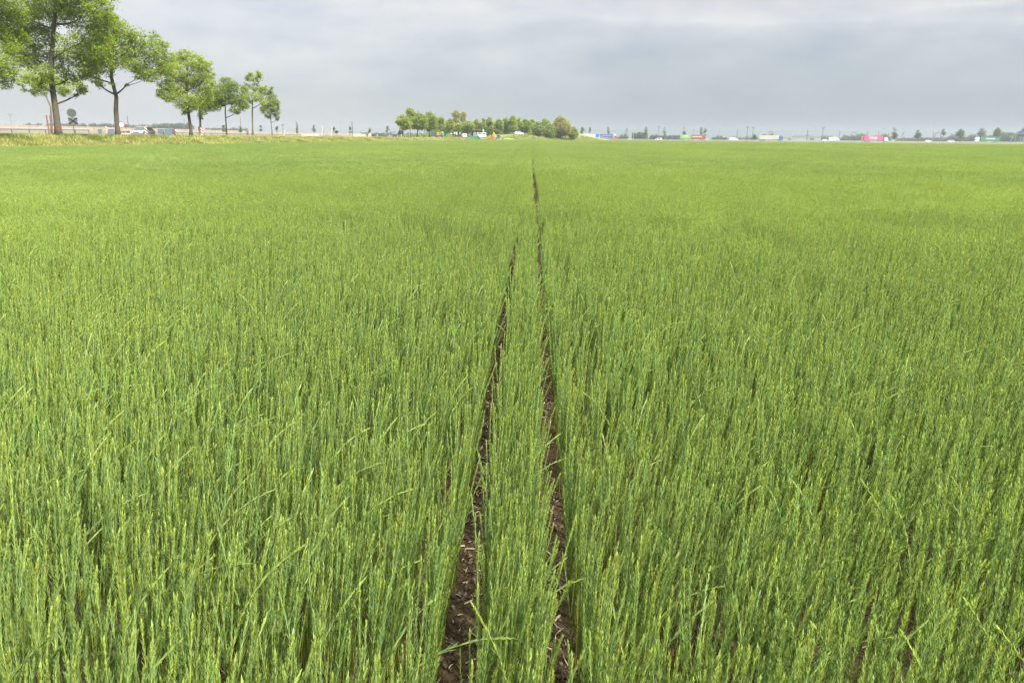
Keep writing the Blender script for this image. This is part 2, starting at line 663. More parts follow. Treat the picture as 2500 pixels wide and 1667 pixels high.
# motorway on the right
HA, HB = at(1380, 566), at(2560, 520)
hd = (HB - HA) / np.linalg.norm(HB - HA)
hn = np.array([hd[1], -hd[0], 0.0])                            # towards the camera
HROT = math.atan2(hd[1], hd[0])
strip('motorway', [HA - hd * 120 + (0, 0, .02), HB + hd * 260 + (0, 0, .02)], 6.0, M_ASPH)
strip('motorway_far_lanes', [HA - hd * 120 - hn * 19 + (0, 0, .02), HB + hd * 260 - hn * 19 + (0, 0, .02)], 6.0, M_ASPH)
for o_ in (-5.2, -1.8, 1.8, 5.2):
    strip('lane_line', [HA - hd * 120 + hn * o_ + (0, 0, .03), HB + hd * 260 + hn * o_ + (0, 0, .03)], .08, M_WHITE)
strip('gravel_verge', [HA - hd * 60 + hn * 30 + (0, 0, -.03), HB + hd * 200 + hn * 30 + (0, 0, -.03)], 20, M_PLAT)


# ------------------------------------------------------------------ flax crop
C_STEM = np.array([.345, .415, .075])
C_LEAF = np.array([.172, .260, .092])
C_TIP = np.array([.272, .356, .088])


def frames(path):
    path = np.asarray(path, float)
    T = np.gradient(path, axis=0)
    T /= np.linalg.norm(T, axis=1)[:, None] + 1e-9
    return path, T


def path_at(path, T, u):
    k = u * (len(path) - 1)
    i = np.minimum(k.astype(int), len(path) - 2)
    f = (k - i)[:, None]
    P = path[i] * (1 - f) + path[i + 1] * f
    t = T[i] * (1 - f) + T[i + 1] * f
    return P, t / np.linalg.norm(t, axis=1)[:, None]


def side_vecs(t):
    ref = np.tile(np.array([0.31, 0.95, 0.05]), (len(t), 1))
    a = np.cross(t, ref)
    a /= np.linalg.norm(a, axis=1)[:, None]
    return a, np.cross(t, a)


def blades(P, t, ang, elev, length, width, colr):
    """leaf quads: base, left, point, right"""
    a, b = side_vecs(t)
    out = a * np.cos(ang)[:, None] + b * np.sin(ang)[:, None]
    tang = -a * np.sin(ang)[:, None] + b * np.cos(ang)[:, None]
    d = t * np.cos(elev)[:, None] + out * np.sin(elev)[:, None]
    nrm = out * np.cos(elev)[:, None] - t * np.sin(elev)[:, None]
    L = length[:, None]
    W = width[:, None]
    v0 = P
    mid = P + d * L * .45 + nrm * L * -.03
    v2 = P + d * L + nrm * L * .10
    V = np.stack([v0, mid + tang * W * .5, v2, mid - tang * W * .5], 1).reshape(-1, 3)
    F = np.arange(len(V)).reshape(-1, 4)
    C = np.repeat(colr, 4, axis=0)
    return V, F, C


def stem_geo(path, T, r0, r1, n, c):
    a, b = side_vecs(T)
    m = len(path)
    V, C = [], []
    for i in range(m):
        u = i / (m - 1)
        r = r0 * (1 - u) + r1 * u
        for k in range(n):
            w = 2 * math.pi * k / n
            V.append(path[i] + r * (a[i] * math.cos(w) + b[i] * math.sin(w)))
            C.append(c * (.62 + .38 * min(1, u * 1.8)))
    F = [(i * n + k, i * n + (k + 1) % n, (i + 1) * n + (k + 1) % n, (i + 1) * n + k) for i in range(m - 1) for k in range(n)]
    return np.array(V), np.array(F), np.array(C)


def flax_parts(path, g, n_leaf=56, tip=11, wide=1.0, leafs=1.0, hue=0.0):
    path, T = frames(path)
    leng = np.linalg.norm(np.diff(path, axis=0), axis=1).sum()
    hv = np.array([1 + hue * .5, 1 + hue * .15, 1 - hue * .3])
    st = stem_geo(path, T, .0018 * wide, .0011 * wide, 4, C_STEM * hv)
    u = np.linspace(.0, 1, n_leaf) ** .85 * .865 + .10 + g.normal(0, .006, n_leaf)
    u = np.clip(u, .03, .985)
    keep = g.random(n_leaf) < np.interp(u, [0, .2, .45, .62, 1], [.15, .3, .6, 1, 1])
    u = u[keep]
    k = len(u)
    P, t = path_at(path, T, u)
    ang = np.cumsum(np.full(k, 2.4)) + g.normal(0, .3, k)
    elev = np.where(u > .8, .13, .17) + g.normal(0, .05, k)
    ln = leafs * (.027 + .008 * np.sin(u * 3.0) + g.normal(0, .003, k)) * np.where(u > .9, .8, 1)
    w = leafs * wide * (.0037 + g.normal(0, .0006, k))
    mixu = np.clip((u - .80) / .2, 0, 1)[:, None]
    cl = (C_LEAF * hv)[None] * (1 - mixu * .75) + (C_TIP * hv)[None] * mixu * .75
    cl = cl * (1 + g.normal(0, .08, k))[:, None]
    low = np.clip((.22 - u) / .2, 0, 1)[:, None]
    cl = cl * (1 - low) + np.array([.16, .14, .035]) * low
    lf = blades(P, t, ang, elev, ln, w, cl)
    ut = np.linspace(.955, .995, tip)
    P, t = path_at(path, T, ut)
    tp = blades(P, t, np.arange(tip) * 2.4, np.linspace(.22, .03, tip) + g.normal(0, .04, tip), np.full(tip, .017) + g.normal(0, .002, tip), np.full(tip, .0038 * wide),
                (C_TIP * hv)[None] * (1 + g.normal(0, .12, tip))[:, None])
    return st, lf, tp


def joined(parts):
    V, F, C, n = [], [], [], 0
    for v, f, c in parts:
        V.append(v)
        F.append(f + n)
        C.append(c)
        n += len(v)
    return np.concatenate(V), np.concatenate(F), np.concatenate(C)


def grown_path(g, h, lean=(0, 0), arch=0.0, n=10):
    """a stem that leaves the soil upright, leans with the wind and nods over towards its top"""
    az = g.normal(0, .7) if arch < .5 else g.uniform(-1.3, 1.3) + (math.pi if g.random() < .3 else 0)
    u = np.linspace(0, 1, n)
    th = arch * np.maximum((u - .25) / .75, 0) ** 1.5
    dirv = np.array([math.cos(az), math.sin(az)])
    st = np.column_stack([np.outer(np.sin(th), dirv), np.cos(th)]) * h / (n - 1)
    p = np.vstack([[0, 0, 0], np.cumsum(st[1:], axis=0)])
    p[:, 0] += lean[0] * h * u ** 1.2 + np.sin(u * 5 + g.uniform(0, 6)) * .004 * u
    p[:, 1] += lean[1] * h * u ** 1.2 + np.sin(u * 4 + g.uniform(0, 6)) * .004 * u
    return p


# prototypes live in a collection of their own, used only as sources for the scattered crop
def proto_collection(name, meshes):
    c = bpy.data.collections.new(name)
    for k, me in enumerate(meshes):
        o = bpy.data.objects.new('%s_%02d' % (name, k), me)
        c.objects.link(o)
    return c


g = np.random.default_rng(5)
NEAR_PARTS = []
for k in range(18):
    h = g.uniform(.37, .53) if k < 15 else g.uniform(.48, .57)
    arch = abs(g.normal(.05, .13)) if k < 15 else (.7, .95, 1.35)[k - 15]
    p = grown_path(g, h, lean=(g.normal(.075, .05), g.normal(.02, .045)), arch=arch)
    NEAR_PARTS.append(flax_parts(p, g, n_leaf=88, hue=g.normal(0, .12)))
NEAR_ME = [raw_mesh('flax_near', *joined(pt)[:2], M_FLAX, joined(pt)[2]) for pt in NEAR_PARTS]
COL_NEAR = proto_collection('flax_source_near', NEAR_ME)


def mid_plant(g, h, lv):
    """a cheaper plant: lv 1 ~ stem + 16 leaves, lv 2 ~ bundled blades, lv 3 ~ two broad blades"""
    arch = abs(g.normal(.05, .13)) if g.random() > .05 else g.uniform(.6, 1.3)
    lean = (g.normal(.075, .055), g.normal(.02, .05))
    hue = g.normal(0, .12)
    hv = np.array([1 + hue * .5, 1 + hue * .15, 1 - hue * .3])
    path = grown_path(g, h, lean, arch, 6 if lv == 1 else 4)
    path, T = frames(path)
    out = []
    if lv == 1:
        out.append(stem_geo(path, T, .0018, .0012, 3, C_STEM * hv))
        k = 20
        u = np.linspace(.25, .95, k)
        P, t = path_at(path, T, u)
        mixu = np.clip((u - .80) / .2, 0, 1)[:, None]
        cl = ((C_LEAF * hv)[None] * (1 - mixu * .75) + (C_TIP * hv)[None] * mixu * .75) * (1 + g.normal(0, .14, k))[:, None]
        out.append(blades(P, t, np.arange(k) * 2.4, np.full(k, .30) + g.normal(0, .1, k), np.full(k, .030), np.full(k, .0052), cl * .95))
        k = 5
        P, t = path_at(path, T, np.linspace(.95, .995, k))
        out.append(blades(P, t, np.arange(k) * 2.4, np.linspace(.3, .05, k), np.full(k, .022), np.full(k, .0058), np.tile(C_TIP * hv * np.array([.88, .92, 1.05]), (k, 1))))
    else:
        k = 9 if lv == 2 else 3
        u = np.linspace(.10, .76 if lv == 2 else .48, k)
        P, t = path_at(path, T, u)
        mixu = np.clip((u - .35) / .5, 0, 1)[:, None]
        base = (C_LEAF * .70 + C_STEM * .30) * np.array([.95 if lv == 2 else 1.08, 1, 1.10]) * (.72 if lv == 2 else .68)
        cl = ((base * hv)[None] * (1 - mixu * .55) + (C_TIP * hv)[None] * mixu * .55) * (1 + g.normal(0, .12, k))[:, None]
        out.append(blades(P, t, np.arange(k) * 2.4 + g.uniform(0, 6), np.full(k, .10) + g.normal(0, .05, k), np.full(k, h * (.26 if lv == 2 else .5)),
                          np.full(k, .0095 if lv == 2 else .016), cl))
        k = 4 if lv == 2 else 2
        P, t = path_at(path, T, np.linspace(.86, .97, k))
        out.append(blades(P, t, np.arange(k) * 2.0 + g.uniform(0, 6), np.full(k, .12), np.full(k, .034), np.full(k, .0085 if lv == 2 else .014), np.tile(C_TIP * hv * np.array([.95 if lv == 2 else 1.08, 1, 1.12]) * (.74 if lv == 2 else .71), (k, 1))))
    return joined(out)


def flax_tile(g, w, l, count, lv, row=.125):
    protos = [mid_plant(g, g.uniform(.37, .50), lv) for _ in range(24)]
    parts = []
    rows_n = max(1, int(round(w / row)))
    for q in range(count):
        V, F, C = protos[g.integers(len(protos))]
        a = g.normal(0, .35)
        s = g.normal(1, .07)
        x = (g.integers(rows_n) + .5) * row - w / 2 + g.normal(0, .014)
        y = g.uniform(-l / 2, l / 2)
        ca, sa = math.cos(a), math.sin(a)
        R = np.array([[ca, -sa, 0], [sa, ca, 0], [0, 0, 1]])
        parts.append(((V @ R.T) * s + (x, y, 0), F, C * g.normal(1, .09)))
    V, F, C = joined(parts)
    return raw_mesh('flax_tile', V, F, M_FLAXT, C)


gt = np.random.default_rng(21)
COL_T1 = proto_collection('flax_source_tile', [flax_tile(gt, .5, .5, 180, 1) for _ in range(6)])
COL_T2 = proto_collection('flax_source_wide', [flax_tile(gt, 1.0, 1.0, 720, 2) for _ in range(5)])
COL_T3 = proto_collection('flax_source_far', [flax_tile(gt, 2.0, 2.0, 1500, 3) for _ in range(5)])
COL_S1 = proto_collection('flax_source_strip', [flax_tile(gt, .25, 1.0, 185, 1) for _ in range(4)])
COL_S2 = proto_collection('flax_source_strip_far', [flax_tile(gt, .25, 2.0, 380, 2) for _ in range(4)])


def scatter(name, P, rot, scl, idx, source, label=None, **props):
    me = bpy.data.meshes.new(name)
    me.vertices.add(len(P))
    me.vertices.foreach_set('co', np.ascontiguousarray(P, np.float32).ravel())
    for nm, dat in (('rot', rot), ('scl', scl)):
        a = me.attributes.new(nm, 'FLOAT_VECTOR', 'POINT')
        a.data.foreach_set('vector', np.ascontiguousarray(dat, np.float32).ravel())
    a = me.attributes.new('idx', 'INT', 'POINT')
    a.data.foreach_set('value', np.ascontiguousarray(idx, np.int32))
    o = link(name, me, None, kind='stuff', **props)
    if label:
        o['label'] = label
    t = bpy.data.node_groups.new(name + '_scatter', 'GeometryNodeTree')
    t.interface.new_socket('Geometry', in_out='INPUT', socket_type='NodeSocketGeometry')
    t.interface.new_socket('Geometry', in_out='OUTPUT', socket_type='NodeSocketGeometry')
    gi, go = t.nodes.new('NodeGroupInput'), t.nodes.new('NodeGroupOutput')
    ip = t.nodes.new('GeometryNodeInstanceOnPoints')
    ci = t.nodes.new('GeometryNodeCollectionInfo')
    ci.inputs['Collection'].default_value = source
    ci.inputs['Separate Children'].default_value = True
    ci.inputs['Reset Children'].default_value = True
    mp = t.nodes.new('GeometryNodeMeshToPoints')
    L = t.links.new

    def attr(nm, dt):
        nn = t.nodes.new('GeometryNodeInputNamedAttribute')
        nn.data_type = dt
        nn.inputs['Name'].default_value = nm
        return nn.outputs[0]
    L(gi.outputs[0], mp.inputs[0])
    L(mp.outputs[0], ip.inputs['Points'])
    L(ci.outputs[0], ip.inputs['Instance'])
    ip.inputs['Pick Instance'].default_value = True
    L(attr('idx', 'INT'), ip.inputs['Instance Index'])
    er = t.nodes.new('FunctionNodeEulerToRotation')
    L(attr('rot', 'FLOAT_VECTOR'), er.inputs[0])
    L(er.outputs[0], ip.inputs['Rotation'])
    L(attr('scl', 'FLOAT_VECTOR'), ip.inputs['Scale'])
    L(ip.outputs[0], go.inputs[0])
    md = o.modifiers.new('scatter', 'NODES')
    md.node_group = t
    return o


def cell_hash(i, j, k):
    v = np.sin(i * 127.1 + j * 311.7 + k * 74.7) * 43758.5453
    return v - np.floor(v)


GAPS = (-0.195, 0.095)
ROW = .125


def hscale(X, Y):
    return 1.0 + .07 * value_noise(X, Y, .55) + .05 * value_noise(X + 30, Y + 9, .16)


def lat_of(X, Y):
    return X * RT[0] + Y * RT[1], X * HD[0] + Y * HD[1]


# --- single plants close to the camera, in drill rows along Y
NEAR_D = 12.0
BLEND = (6.5, 12.0)
pts = []
gs = np.random.default_rng(3)
row_list = []
for x in np.arange(.5, 84) * ROW:
    row_list.append(GAPS[1] + .052 + x - ROW * .5 + .014)
    row_list.append(GAPS[0] - .052 - x + ROW * .5 - .012)
mid_c = (GAPS[0] + GAPS[1]) / 2
row_list += [mid_c - .062, mid_c, mid_c + .062]
for rx in row_list:
    m = int(NEAR_D * 114 if abs(rx - mid_c) > .1 else NEAR_D * 86)
    Y = gs.uniform(.75, NEAR_D, m)
    X = rx + gs.normal(0, .013 if abs(rx - mid_c) > .25 else .009, m)
    if abs(rx - mid_c) < .25:                                  # the furrows close up a little further out
        X = X - np.sign(rx - mid_c) * np.clip((Y - 6.5) / 3.0, 0, 1) * ((.018 if rx < mid_c else -.004) if abs(rx - mid_c) > .1 else .004)
    lat, d = lat_of(X, Y)
    ok = np.abs(lat) < .74 * d + 1.2
    # thin places in the drilling, seen as soil between the stems
    thin = value_noise(X * 1.0 + 11, Y * .8, 2.6) > .42
    ok &= ~(thin & (gs.random(m) < .25))
    # the open patch left of the tracks and the short one right of them
    ok &= ~((np.abs(X + .70) < .040) & (Y < 2.9) & (Y > 1.75) & (gs.random(m) < .93))
    ok &= ~((np.abs(X - .285) < .045) & (Y < 11) & (Y > 2.8) & (value_noise(X * 0, Y, 1.3) > -.25) & (gs.random(m) < .72))
    if abs(rx - mid_c) > .16:                                  # hands over cell by cell to the tiles further out
        sgn = -1.0 if rx < mid_c else 1.0
        off = (GAPS[0] + .004 - X) if sgn < 0 else (X - GAPS[1] - .044)
        yc = np.floor(Y / .5) * .5
        ok &= ~((yc - BLEND[0]) / (BLEND[1] - BLEND[0]) > cell_hash(np.floor(off / .5), yc, sgn + 3.0))
    pts.append(np.column_stack([X[ok], Y[ok]]))
pts = np.concatenate(pts)
n = len(pts)
P = np.column_stack([pts, np.full(n, -.004)])
rot = np.column_stack([gs.normal(0, .045, n), gs.normal(.02, .045, n), gs.normal(0, .6, n)])
s = gs.normal(1, .09, n) * hscale(P[:, 0], P[:, 1])
s *= np.where((np.abs(P[:, 0] - mid_c) < .1), .96, 1.0)
by_gap = (np.abs(P[:, 0] - GAPS[0]) < .13) | (np.abs(P[:, 0] - GAPS[1]) < .13)
rot[by_gap, :2] *= .45
idx = gs.integers(0, 18, n)
idx = np.where((idx >= 15) & ((gs.random(n) < .7) | by_gap), idx - 10, idx)
lat, d = lat_of(P[:, 0], P[:, 1])
# which single plants show largest: base or shoot inside the frame, nearest first
top = P + np.column_stack([np.zeros(n), np.zeros(n), .43 * s])


def project(Q):
    r = Q - CAM
    z = r @ FW
    return 1250 + FPX * (r @ RI) / z, 833.5 - FPX * (r @ UP) / z


tu, tv = project(top)
inside = (tu > 12) & (tu < 2488) & (tv < 1610) & (tv > 0)
# --- plants that stand out singly in the photograph: (pixels base to tip, height of the top, label)
STAND_OUT = [
    ([(556, 1640), (563, 1560), (592, 1480), (640, 1402), (690, 1356), (737, 1334)], .66, 'pale arching flax stem bowed over to the right in the left foreground'),
    ([(722, 1640), (740, 1520), (765, 1400), (793, 1276)], .58, 'tall straight flax shoot beside the open soil patch left of the furrows'),
    ([(835, 1640), (850, 1530), (880, 1400), (911, 1310)], .58, 'tall flax shoot leaning right, just right of the open soil patch'),
    ([(1250, 1720), (1238, 1640), (1205, 1560), (1155, 1478)], .60, 'pale forked looking flax shoot leaning left out over the left furrow'),
    ([(1393, 1760), (1396, 1680), (1396, 1604)], .58, 'short flax shoot standing alone in the right bare furrow'),
    ([(2095, 1500), (2120, 1330), (2150, 1240), (2180, 1160)], .58, 'yellowish flax stem leaning right and crossing another in the right foreground'),
    ([(2215, 1490), (2190, 1340), (2150, 1240), (2108, 1178)], .58, 'green flax stem leaning left and crossing another in the right foreground'),
    ([(2222, 1480), (2222, 1350), (2206, 1260), (2172, 1204)], .58, 'flax stem with drooping top right of the crossing pair'),
    ([(2560, 1690), (2510, 1625), (2470, 1575), (2440, 1536)], .58, 'thick flax shoot leaning in from the right edge of the picture'),
    ([(2470, 1700), (2430, 1590), (2395, 1510), (2358, 1466)], .58, 'long flax stem bent left near the lower right corner'),
    ([(2290, 1740), (2262, 1650), (2235, 1590), (2205, 1548)], .58, 'flax shoot nodding left at the bottom of the picture on the right'),
    ([(2225, 1720), (2248, 1580), (2275, 1530), (2312, 1498)], .58, 'flax shoot leaning right at the bottom of the picture on the right'),
    ([(98, 1460), (120, 1370), (160, 1260), (207, 1166)], .58, 'tall flax plant leaning right near the left edge'),
    ([(1330, 1640), (1340, 1500), (1368, 1390), (1404, 1268)], .58, 'long flax shoot leaning right out over the right furrow'),
    ([(108, 1640), (115, 1560), (125, 1490)], .58, 'flax shoot with a pale tip standing forward at the lower left'),
    ([(962, 1620), (985, 1500), (1030, 1370), (1106, 1225)], .58, 'yellow green flax shoot leaning right towards the left furrow'),
    ([(1675, 1500), (1700, 1330), (1740, 1190)], .58, 'tall flax shoot standing above its row right of the furrows'),
]


def stand_dist(pix, ztop):
    r_ = ray(*min(pix, key=lambda q: q[1]))
    return float((EYE - ztop) / -r_[2] * np.dot(r_, HD))        # far enough out for its top to stand just above the canopy


# the crop is thinner where these reach out of it
clear = np.zeros(n, bool)
for pix, ztop, lab in STAND_OUT:
    ds = stand_dist(pix, ztop)
    pp = np.array(pix, float)
    tt = np.linspace(0, len(pp) - 1, 24)
    pp = np.column_stack([np.interp(tt, np.arange(len(pp)), pp[:, 0]), np.interp(tt, np.arange(len(pp)), pp[:, 1])])
    for zz_ in (1.0, .8):
        qu, qv = project(P + np.column_stack([np.zeros(n), np.zeros(n), .43 * s * zz_]))
        near_ = np.min((qu[:, None] - pp[None, :, 0]) ** 2 + ((qv[:, None] - pp[None, :, 1]) * .6) ** 2, axis=1) < 20 ** 2
        clear |= near_ & (d < ds + .02)
keep = ~(clear & (gs.random(n) < .7))
P, rot, s, idx, top, d, tu, tv, inside = (a_[keep] for a_ in (P, rot, s, idx, top, d, tu, tv, inside))
n = len(P)
order = np.argsort(np.where(inside, d, 99))
SINGLE = order[:270]
mask = np.ones(n, bool)
mask[SINGLE] = False
scatter('flax_crop', P[mask], rot[mask], np.column_stack([s, s, s])[mask], idx[mask], COL_NEAR,
        label='dense green flax crop standing in drill rows near the camera')

SINGLE_ME = []
for st, lf, tp in NEAR_PARTS:
    SINGLE_ME.append((raw_mesh('flax_stem', st[0], st[1], M_FLAX, st[2]), raw_mesh('flax_leaves', lf[0], lf[1], M_FLAX, lf[2]), raw_mesh('flax_tip', tp[0], tp[1], M_FLAX, tp[2])))
def flax_group(x, u):
    if x >= GAPS[0] and x < GAPS[1]:
        return ('slender upright flax plant in the narrow strip between the two bare soil furrows', 'nearest flax plants between the furrows')
    if x < GAPS[0]:
        where = 'near the left edge of the picture' if u < 300 else ('around the pale arching stem at the lower left' if u < 690 else ('beside the open soil patch left of the furrows' if u < 930 else 'along the edge of the left bare furrow'))
    else:
        where = 'along the edge of the right bare furrow' if u < 1600 else ('midway between the right furrow and the crossing stems' if u < 2000 else 'around the crossing stems near the right edge')
    return ('slender upright flax plant ' + where, 'nearest flax plants ' + where)


def single_flax(meshes, loc, r, k, label, group=None):
    o = link('flax_plant', meshes[0], None, label=label, category='flax plant', group=group)
    o.location = tuple(map(float, loc))
    o.rotation_euler = tuple(map(float, r))
    o.scale = (k, k, k)
    link('leaves', meshes[1], o, kind='stuff')
    link('shoot_tip', meshes[2], o)
    return o


for q in SINGLE:
    x = P[q, 0]
    single_flax(SINGLE_ME[idx[q]], P[q], rot[q], float(s[q]), *flax_group(x, tu[q]))

gq = np.random.default_rng(77)
for pix, ztop, lab in STAND_OUT:
    dist = stand_dist(pix, ztop)
    Q = np.array([atz(x, y, dist + .04 * k / len(pix)) for k, (x, y) in enumerate(pix)])
    Q = Q[Q[:, 2] > .0]
    if Q[0][2] > .02:                                          # carry the stem down to the soil
        Q = np.vstack([[Q[0][0], Q[0][1], -.005], Q])
    # smooth resample
    cum = np.concatenate([[0], np.cumsum(np.linalg.norm(np.diff(Q, axis=0), axis=1))])
    tt = np.linspace(0, cum[-1], 14)
    Q = np.column_stack([np.interp(tt, cum, Q[:, c]) for c in range(3)])
    for _ in range(3):
        Q[1:-1] = (Q[:-2] + 2 * Q[1:-1] + Q[2:]) / 4
    base = Q[0].copy()
    Q -= base
    st, lf, tp = flax_parts(Q, gq, n_leaf=int(cum[-1] / .0075), wide=1.2, hue=.25 if ('pale' in lab or 'yellow' in lab) else 0)
    single_flax((raw_mesh('flax_stem', st[0], st[1], M_FLAX, st[2]), raw_mesh('flax_leaves', lf[0], lf[1], M_FLAX, lf[2]), raw_mesh('flax_tip', tp[0], tp[1], M_FLAX, tp[2])),
                base, (0, 0, 0), 1.0, lab)

# --- tiles of crop beyond, in three steps of detail; the steps interlock cell by cell so that no seam shows
def tile_zone(name, lo, hi, w, source, nvar, gl, gr, cell_lo, cell_hi, label):
    """lo, hi: (start, end) of the two cross-over bands; cells of 1 or 2 m choose one step or the other"""
    X, side, off = [], [], []
    nmax = int(hi[1] * .78 / w) + 6
    ysn = np.arange(lo[0], hi[1] + 2, w) + w / 2
    for k in range(nmax):
        for sgn, x0 in ((-1, GAPS[0] - gl), (1, GAPS[1] + gr)):
            X.append(np.column_stack([np.full(len(ysn), x0 + sgn * w * (k + .5)), ysn]))
            side += [sgn] * len(ysn)
            off += [w * (k + .5)] * len(ysn)
    X, side, off = np.concatenate(X), np.array(side), np.array(off)
    lat, d = lat_of(X[:, 0], X[:, 1])
    ok = (np.abs(lat) < .74 * d + 2 + w) & in_field(X[:, 0], X[:, 1], .0)

    def past(band, c):
        yc = np.floor(X[:, 1] / c) * c
        u = cell_hash(np.floor(off / c), yc, side + 3.0)
        return (yc - band[0]) / max(band[1] - band[0], 1e-3) > u
    if lo[1] > lo[0]:
        ok &= past(lo, cell_lo)
    ok &= ~past(hi, cell_hi)
    X = X[ok]
    n = len(X)
    flip = gt.integers(0, 2, n) * math.pi * (off[ok] > 1.1)
    rot = np.column_stack([np.zeros(n), np.zeros(n), flip])
    hs = hscale(X[:, 0], X[:, 1])
    scatter(name, np.column_stack([X, np.full(n, -.004)]), rot, np.column_stack([np.ones(n), np.ones(n), hs]), gt.integers(0, nvar, n), source, label=label)


tile_zone('flax_crop_beyond', BLEND, (17, 32), .5, COL_T1, 6, -.004, .044, .5, 1, 'green flax crop across the middle of the field')
tile_zone('flax_crop_wide', (17, 32), (120, 180), 1.0, COL_T2, 5, -.050, .0, 1, 2, 'green flax crop in the deeper part of the field')
tile_zone('flax_crop_far', (120, 180), (400, 401), 2.0, COL_T3, 5, -.07, -.065, 2, 2, 'green flax crop reaching to the far edge of the field')
for nm, a, b, st, src, nv in (('flax_crop_strip', NEAR_D, 24.0, 1.0, COL_S1, 4), ('flax_crop_strip_far', 24.0, 340.0, 2.0, COL_S2, 4)):
    Y = np.arange(a + st / 2, b, st)
    n = len(Y)
    scatter(nm, np.column_stack([np.full(n, mid_c), Y, np.full(n, -.004)]), np.column_stack([np.zeros(n), np.zeros(n), gt.integers(0, 2, n) * math.pi]),
            np.column_stack([np.full(n, .74 if b < 30 else .80), np.ones(n), np.full(n, .97)]), gt.integers(0, nv, n), src, label='narrow strip of flax between the two furrows, ' + ('far' if b > 30 else 'middle distance'))

# --- clods, chopped straw in the furrows
gc = np.random.default_rng(9)
ico = None


def ico_mesh():
    t = (1 + 5 ** .5) / 2
    v = np.array([(-1, t, 0), (1, t, 0), (-1, -t, 0), (1, -t, 0), (0, -1, t), (0, 1, t), (0, -1, -t), (0, 1, -t), (t, 0, -1), (t, 0, 1), (-t, 0, -1), (-t, 0, 1)]) / 1.9
    f = np.array([(0, 11, 5), (0, 5, 1), (0, 1, 7), (0, 7, 10), (0, 10, 11), (1, 5, 9), (5, 11, 4), (11, 10, 2), (10, 7, 6), (7, 1, 8), (3, 9, 4), (3, 4, 2), (3, 2, 6), (3, 6, 8), (3, 8, 9), (4, 9, 5), (2, 4, 11), (6, 2, 10), (8, 6, 7), (9, 8, 1)])
    return v, f


iv, iff = ico_mesh()
V, F, n = [], [], 0
for q in range(6600):
    gx = gc.choice([GAPS[0], GAPS[1], GAPS[0], GAPS[1], -.70])
    y = 1.2 + 10.5 * gc.random() ** 1.7
    x = gx + gc.normal(0, .04) if q < 4200 else gc.uniform(-1.8, 1.6)
    r = abs(gc.normal(0, .0042)) + .0016
    A = np.array(Matrix.Rotation(gc.uniform(0, 6), 3, 'Z') @ Matrix.Rotation(gc.uniform(0, 6), 3, 'X'))
    vv = (iv * (1 + gc.normal(0, .30, iv.shape))) * r * gc.uniform(.55, 1.4, 3) @ A.T + (x, y, float(soil_z(np.array(x), np.array(y))) + r * .3)
    V.append(vv)
    F.append(iff + n)
    n += len(iv)
M_CLOD = mat('soil_clod', (.11, .084, .058), .95, var=.45, scale=60, spec=.1)
M_STRAW = mat('dry_straw', (.42, .33, .22), .85, var=.3, scale=40, spec=.15)
link('soil_clods', raw_mesh('soil_clods', np.concatenate(V), np.concatenate(F), M_CLOD), kind='stuff')


def straw_geo(L, w, g_):
    mb = MB()
    b = g_.normal(0, .03)
    pts = [(-L / 2, 0, 0), (0, b * L, .002), (L / 2, 0, .001)]
    mb.tube(pts, [w, w * 1.1, w * .8], 5)
    return mb


mbs = MB()
singles = []
for q in range(1350):
    gx = gc.choice([GAPS[0], GAPS[1], GAPS[0], -.70])
    y = 1.25 + 9 * gc.random() ** 1.6
    x = gx + gc.normal(0, .038) if q < 850 else gc.uniform(-1.8, 1.6)
    a = gc.uniform(0, math.pi)
    L = gc.uniform(.008, .042)
    one = straw_geo(L, gc.uniform(.0010, .0028), gc)
    R = np.array(Matrix.Rotation(a, 3, 'Z') @ Matrix.Rotation(gc.normal(0, .2), 3, 'Y'))
    v = np.concatenate(one.v)
    zc = float(soil_z(np.array(x), np.array(y))) + .004
    if y < 2.4 and L > .02 and len(singles) < 26 and abs(x - gx) < .045:
        singles.append((one, (x, y, zc), a, gx))
    else:
        mbs.add(v @ R.T + (x, y, zc), one.f)
mbs.build('straw_litter', M_STRAW, None, kind='stuff')
for one, loc, a, gx in singles:
    side = 'left' if gx == GAPS[0] else ('right' if gx == GAPS[1] else 'open')
    lab = {'left': 'piece of pale dry straw lying on the soil of the left furrow', 'right': 'piece of pale dry straw lying on the soil of the right furrow', 'open': 'piece of pale straw on the open soil patch left of the furrows'}[side]
    o = one.build('straw_piece', M_STRAW, None, label=lab, category='straw', group='straw bits, ' + side + ' soil')
    o.location = loc
    o.rotation_euler = (0, 0, a)

# ------------------------------------------------------------------ trees
def leaf_cloud(g, P, size, cl, droop=.35, aspect=.48):
    n = len(P)
    a = g.normal(0, 1, (n, 3))
    a[:, 2] = a[:, 2] * .55 - droop
    a /= np.linalg.norm(a, axis=1)[:, None]
    up = g.normal(0, .55, (n, 3)) + np.array([0, 0, 1.0])
    b = np.cross(a, up)
    b /= np.linalg.norm(b, axis=1)[:, None] + 1e-6
    nn = np.cross(b, a)
    L = (size * g.uniform(.65, 1.3, n))[:, None]
    W = L * aspect
    v = np.stack([P, P + a * L * .5 + b * W * .5 + nn * L * .06, P + a * L - nn * L * .05, P + a * L * .5 - b * W * .5 + nn * L * .06], 1).reshape(-1, 3)
    return v, np.arange(n * 4).reshape(-1, 4), np.repeat(cl, 4, axis=0)


def bez(p0, p1, p2, n):
    t = np.linspace(0, 1, n)[:, None]
    return (1 - t) ** 2 * p0 + 2 * t * (1 - t) * p1 + t ** 2 * p2


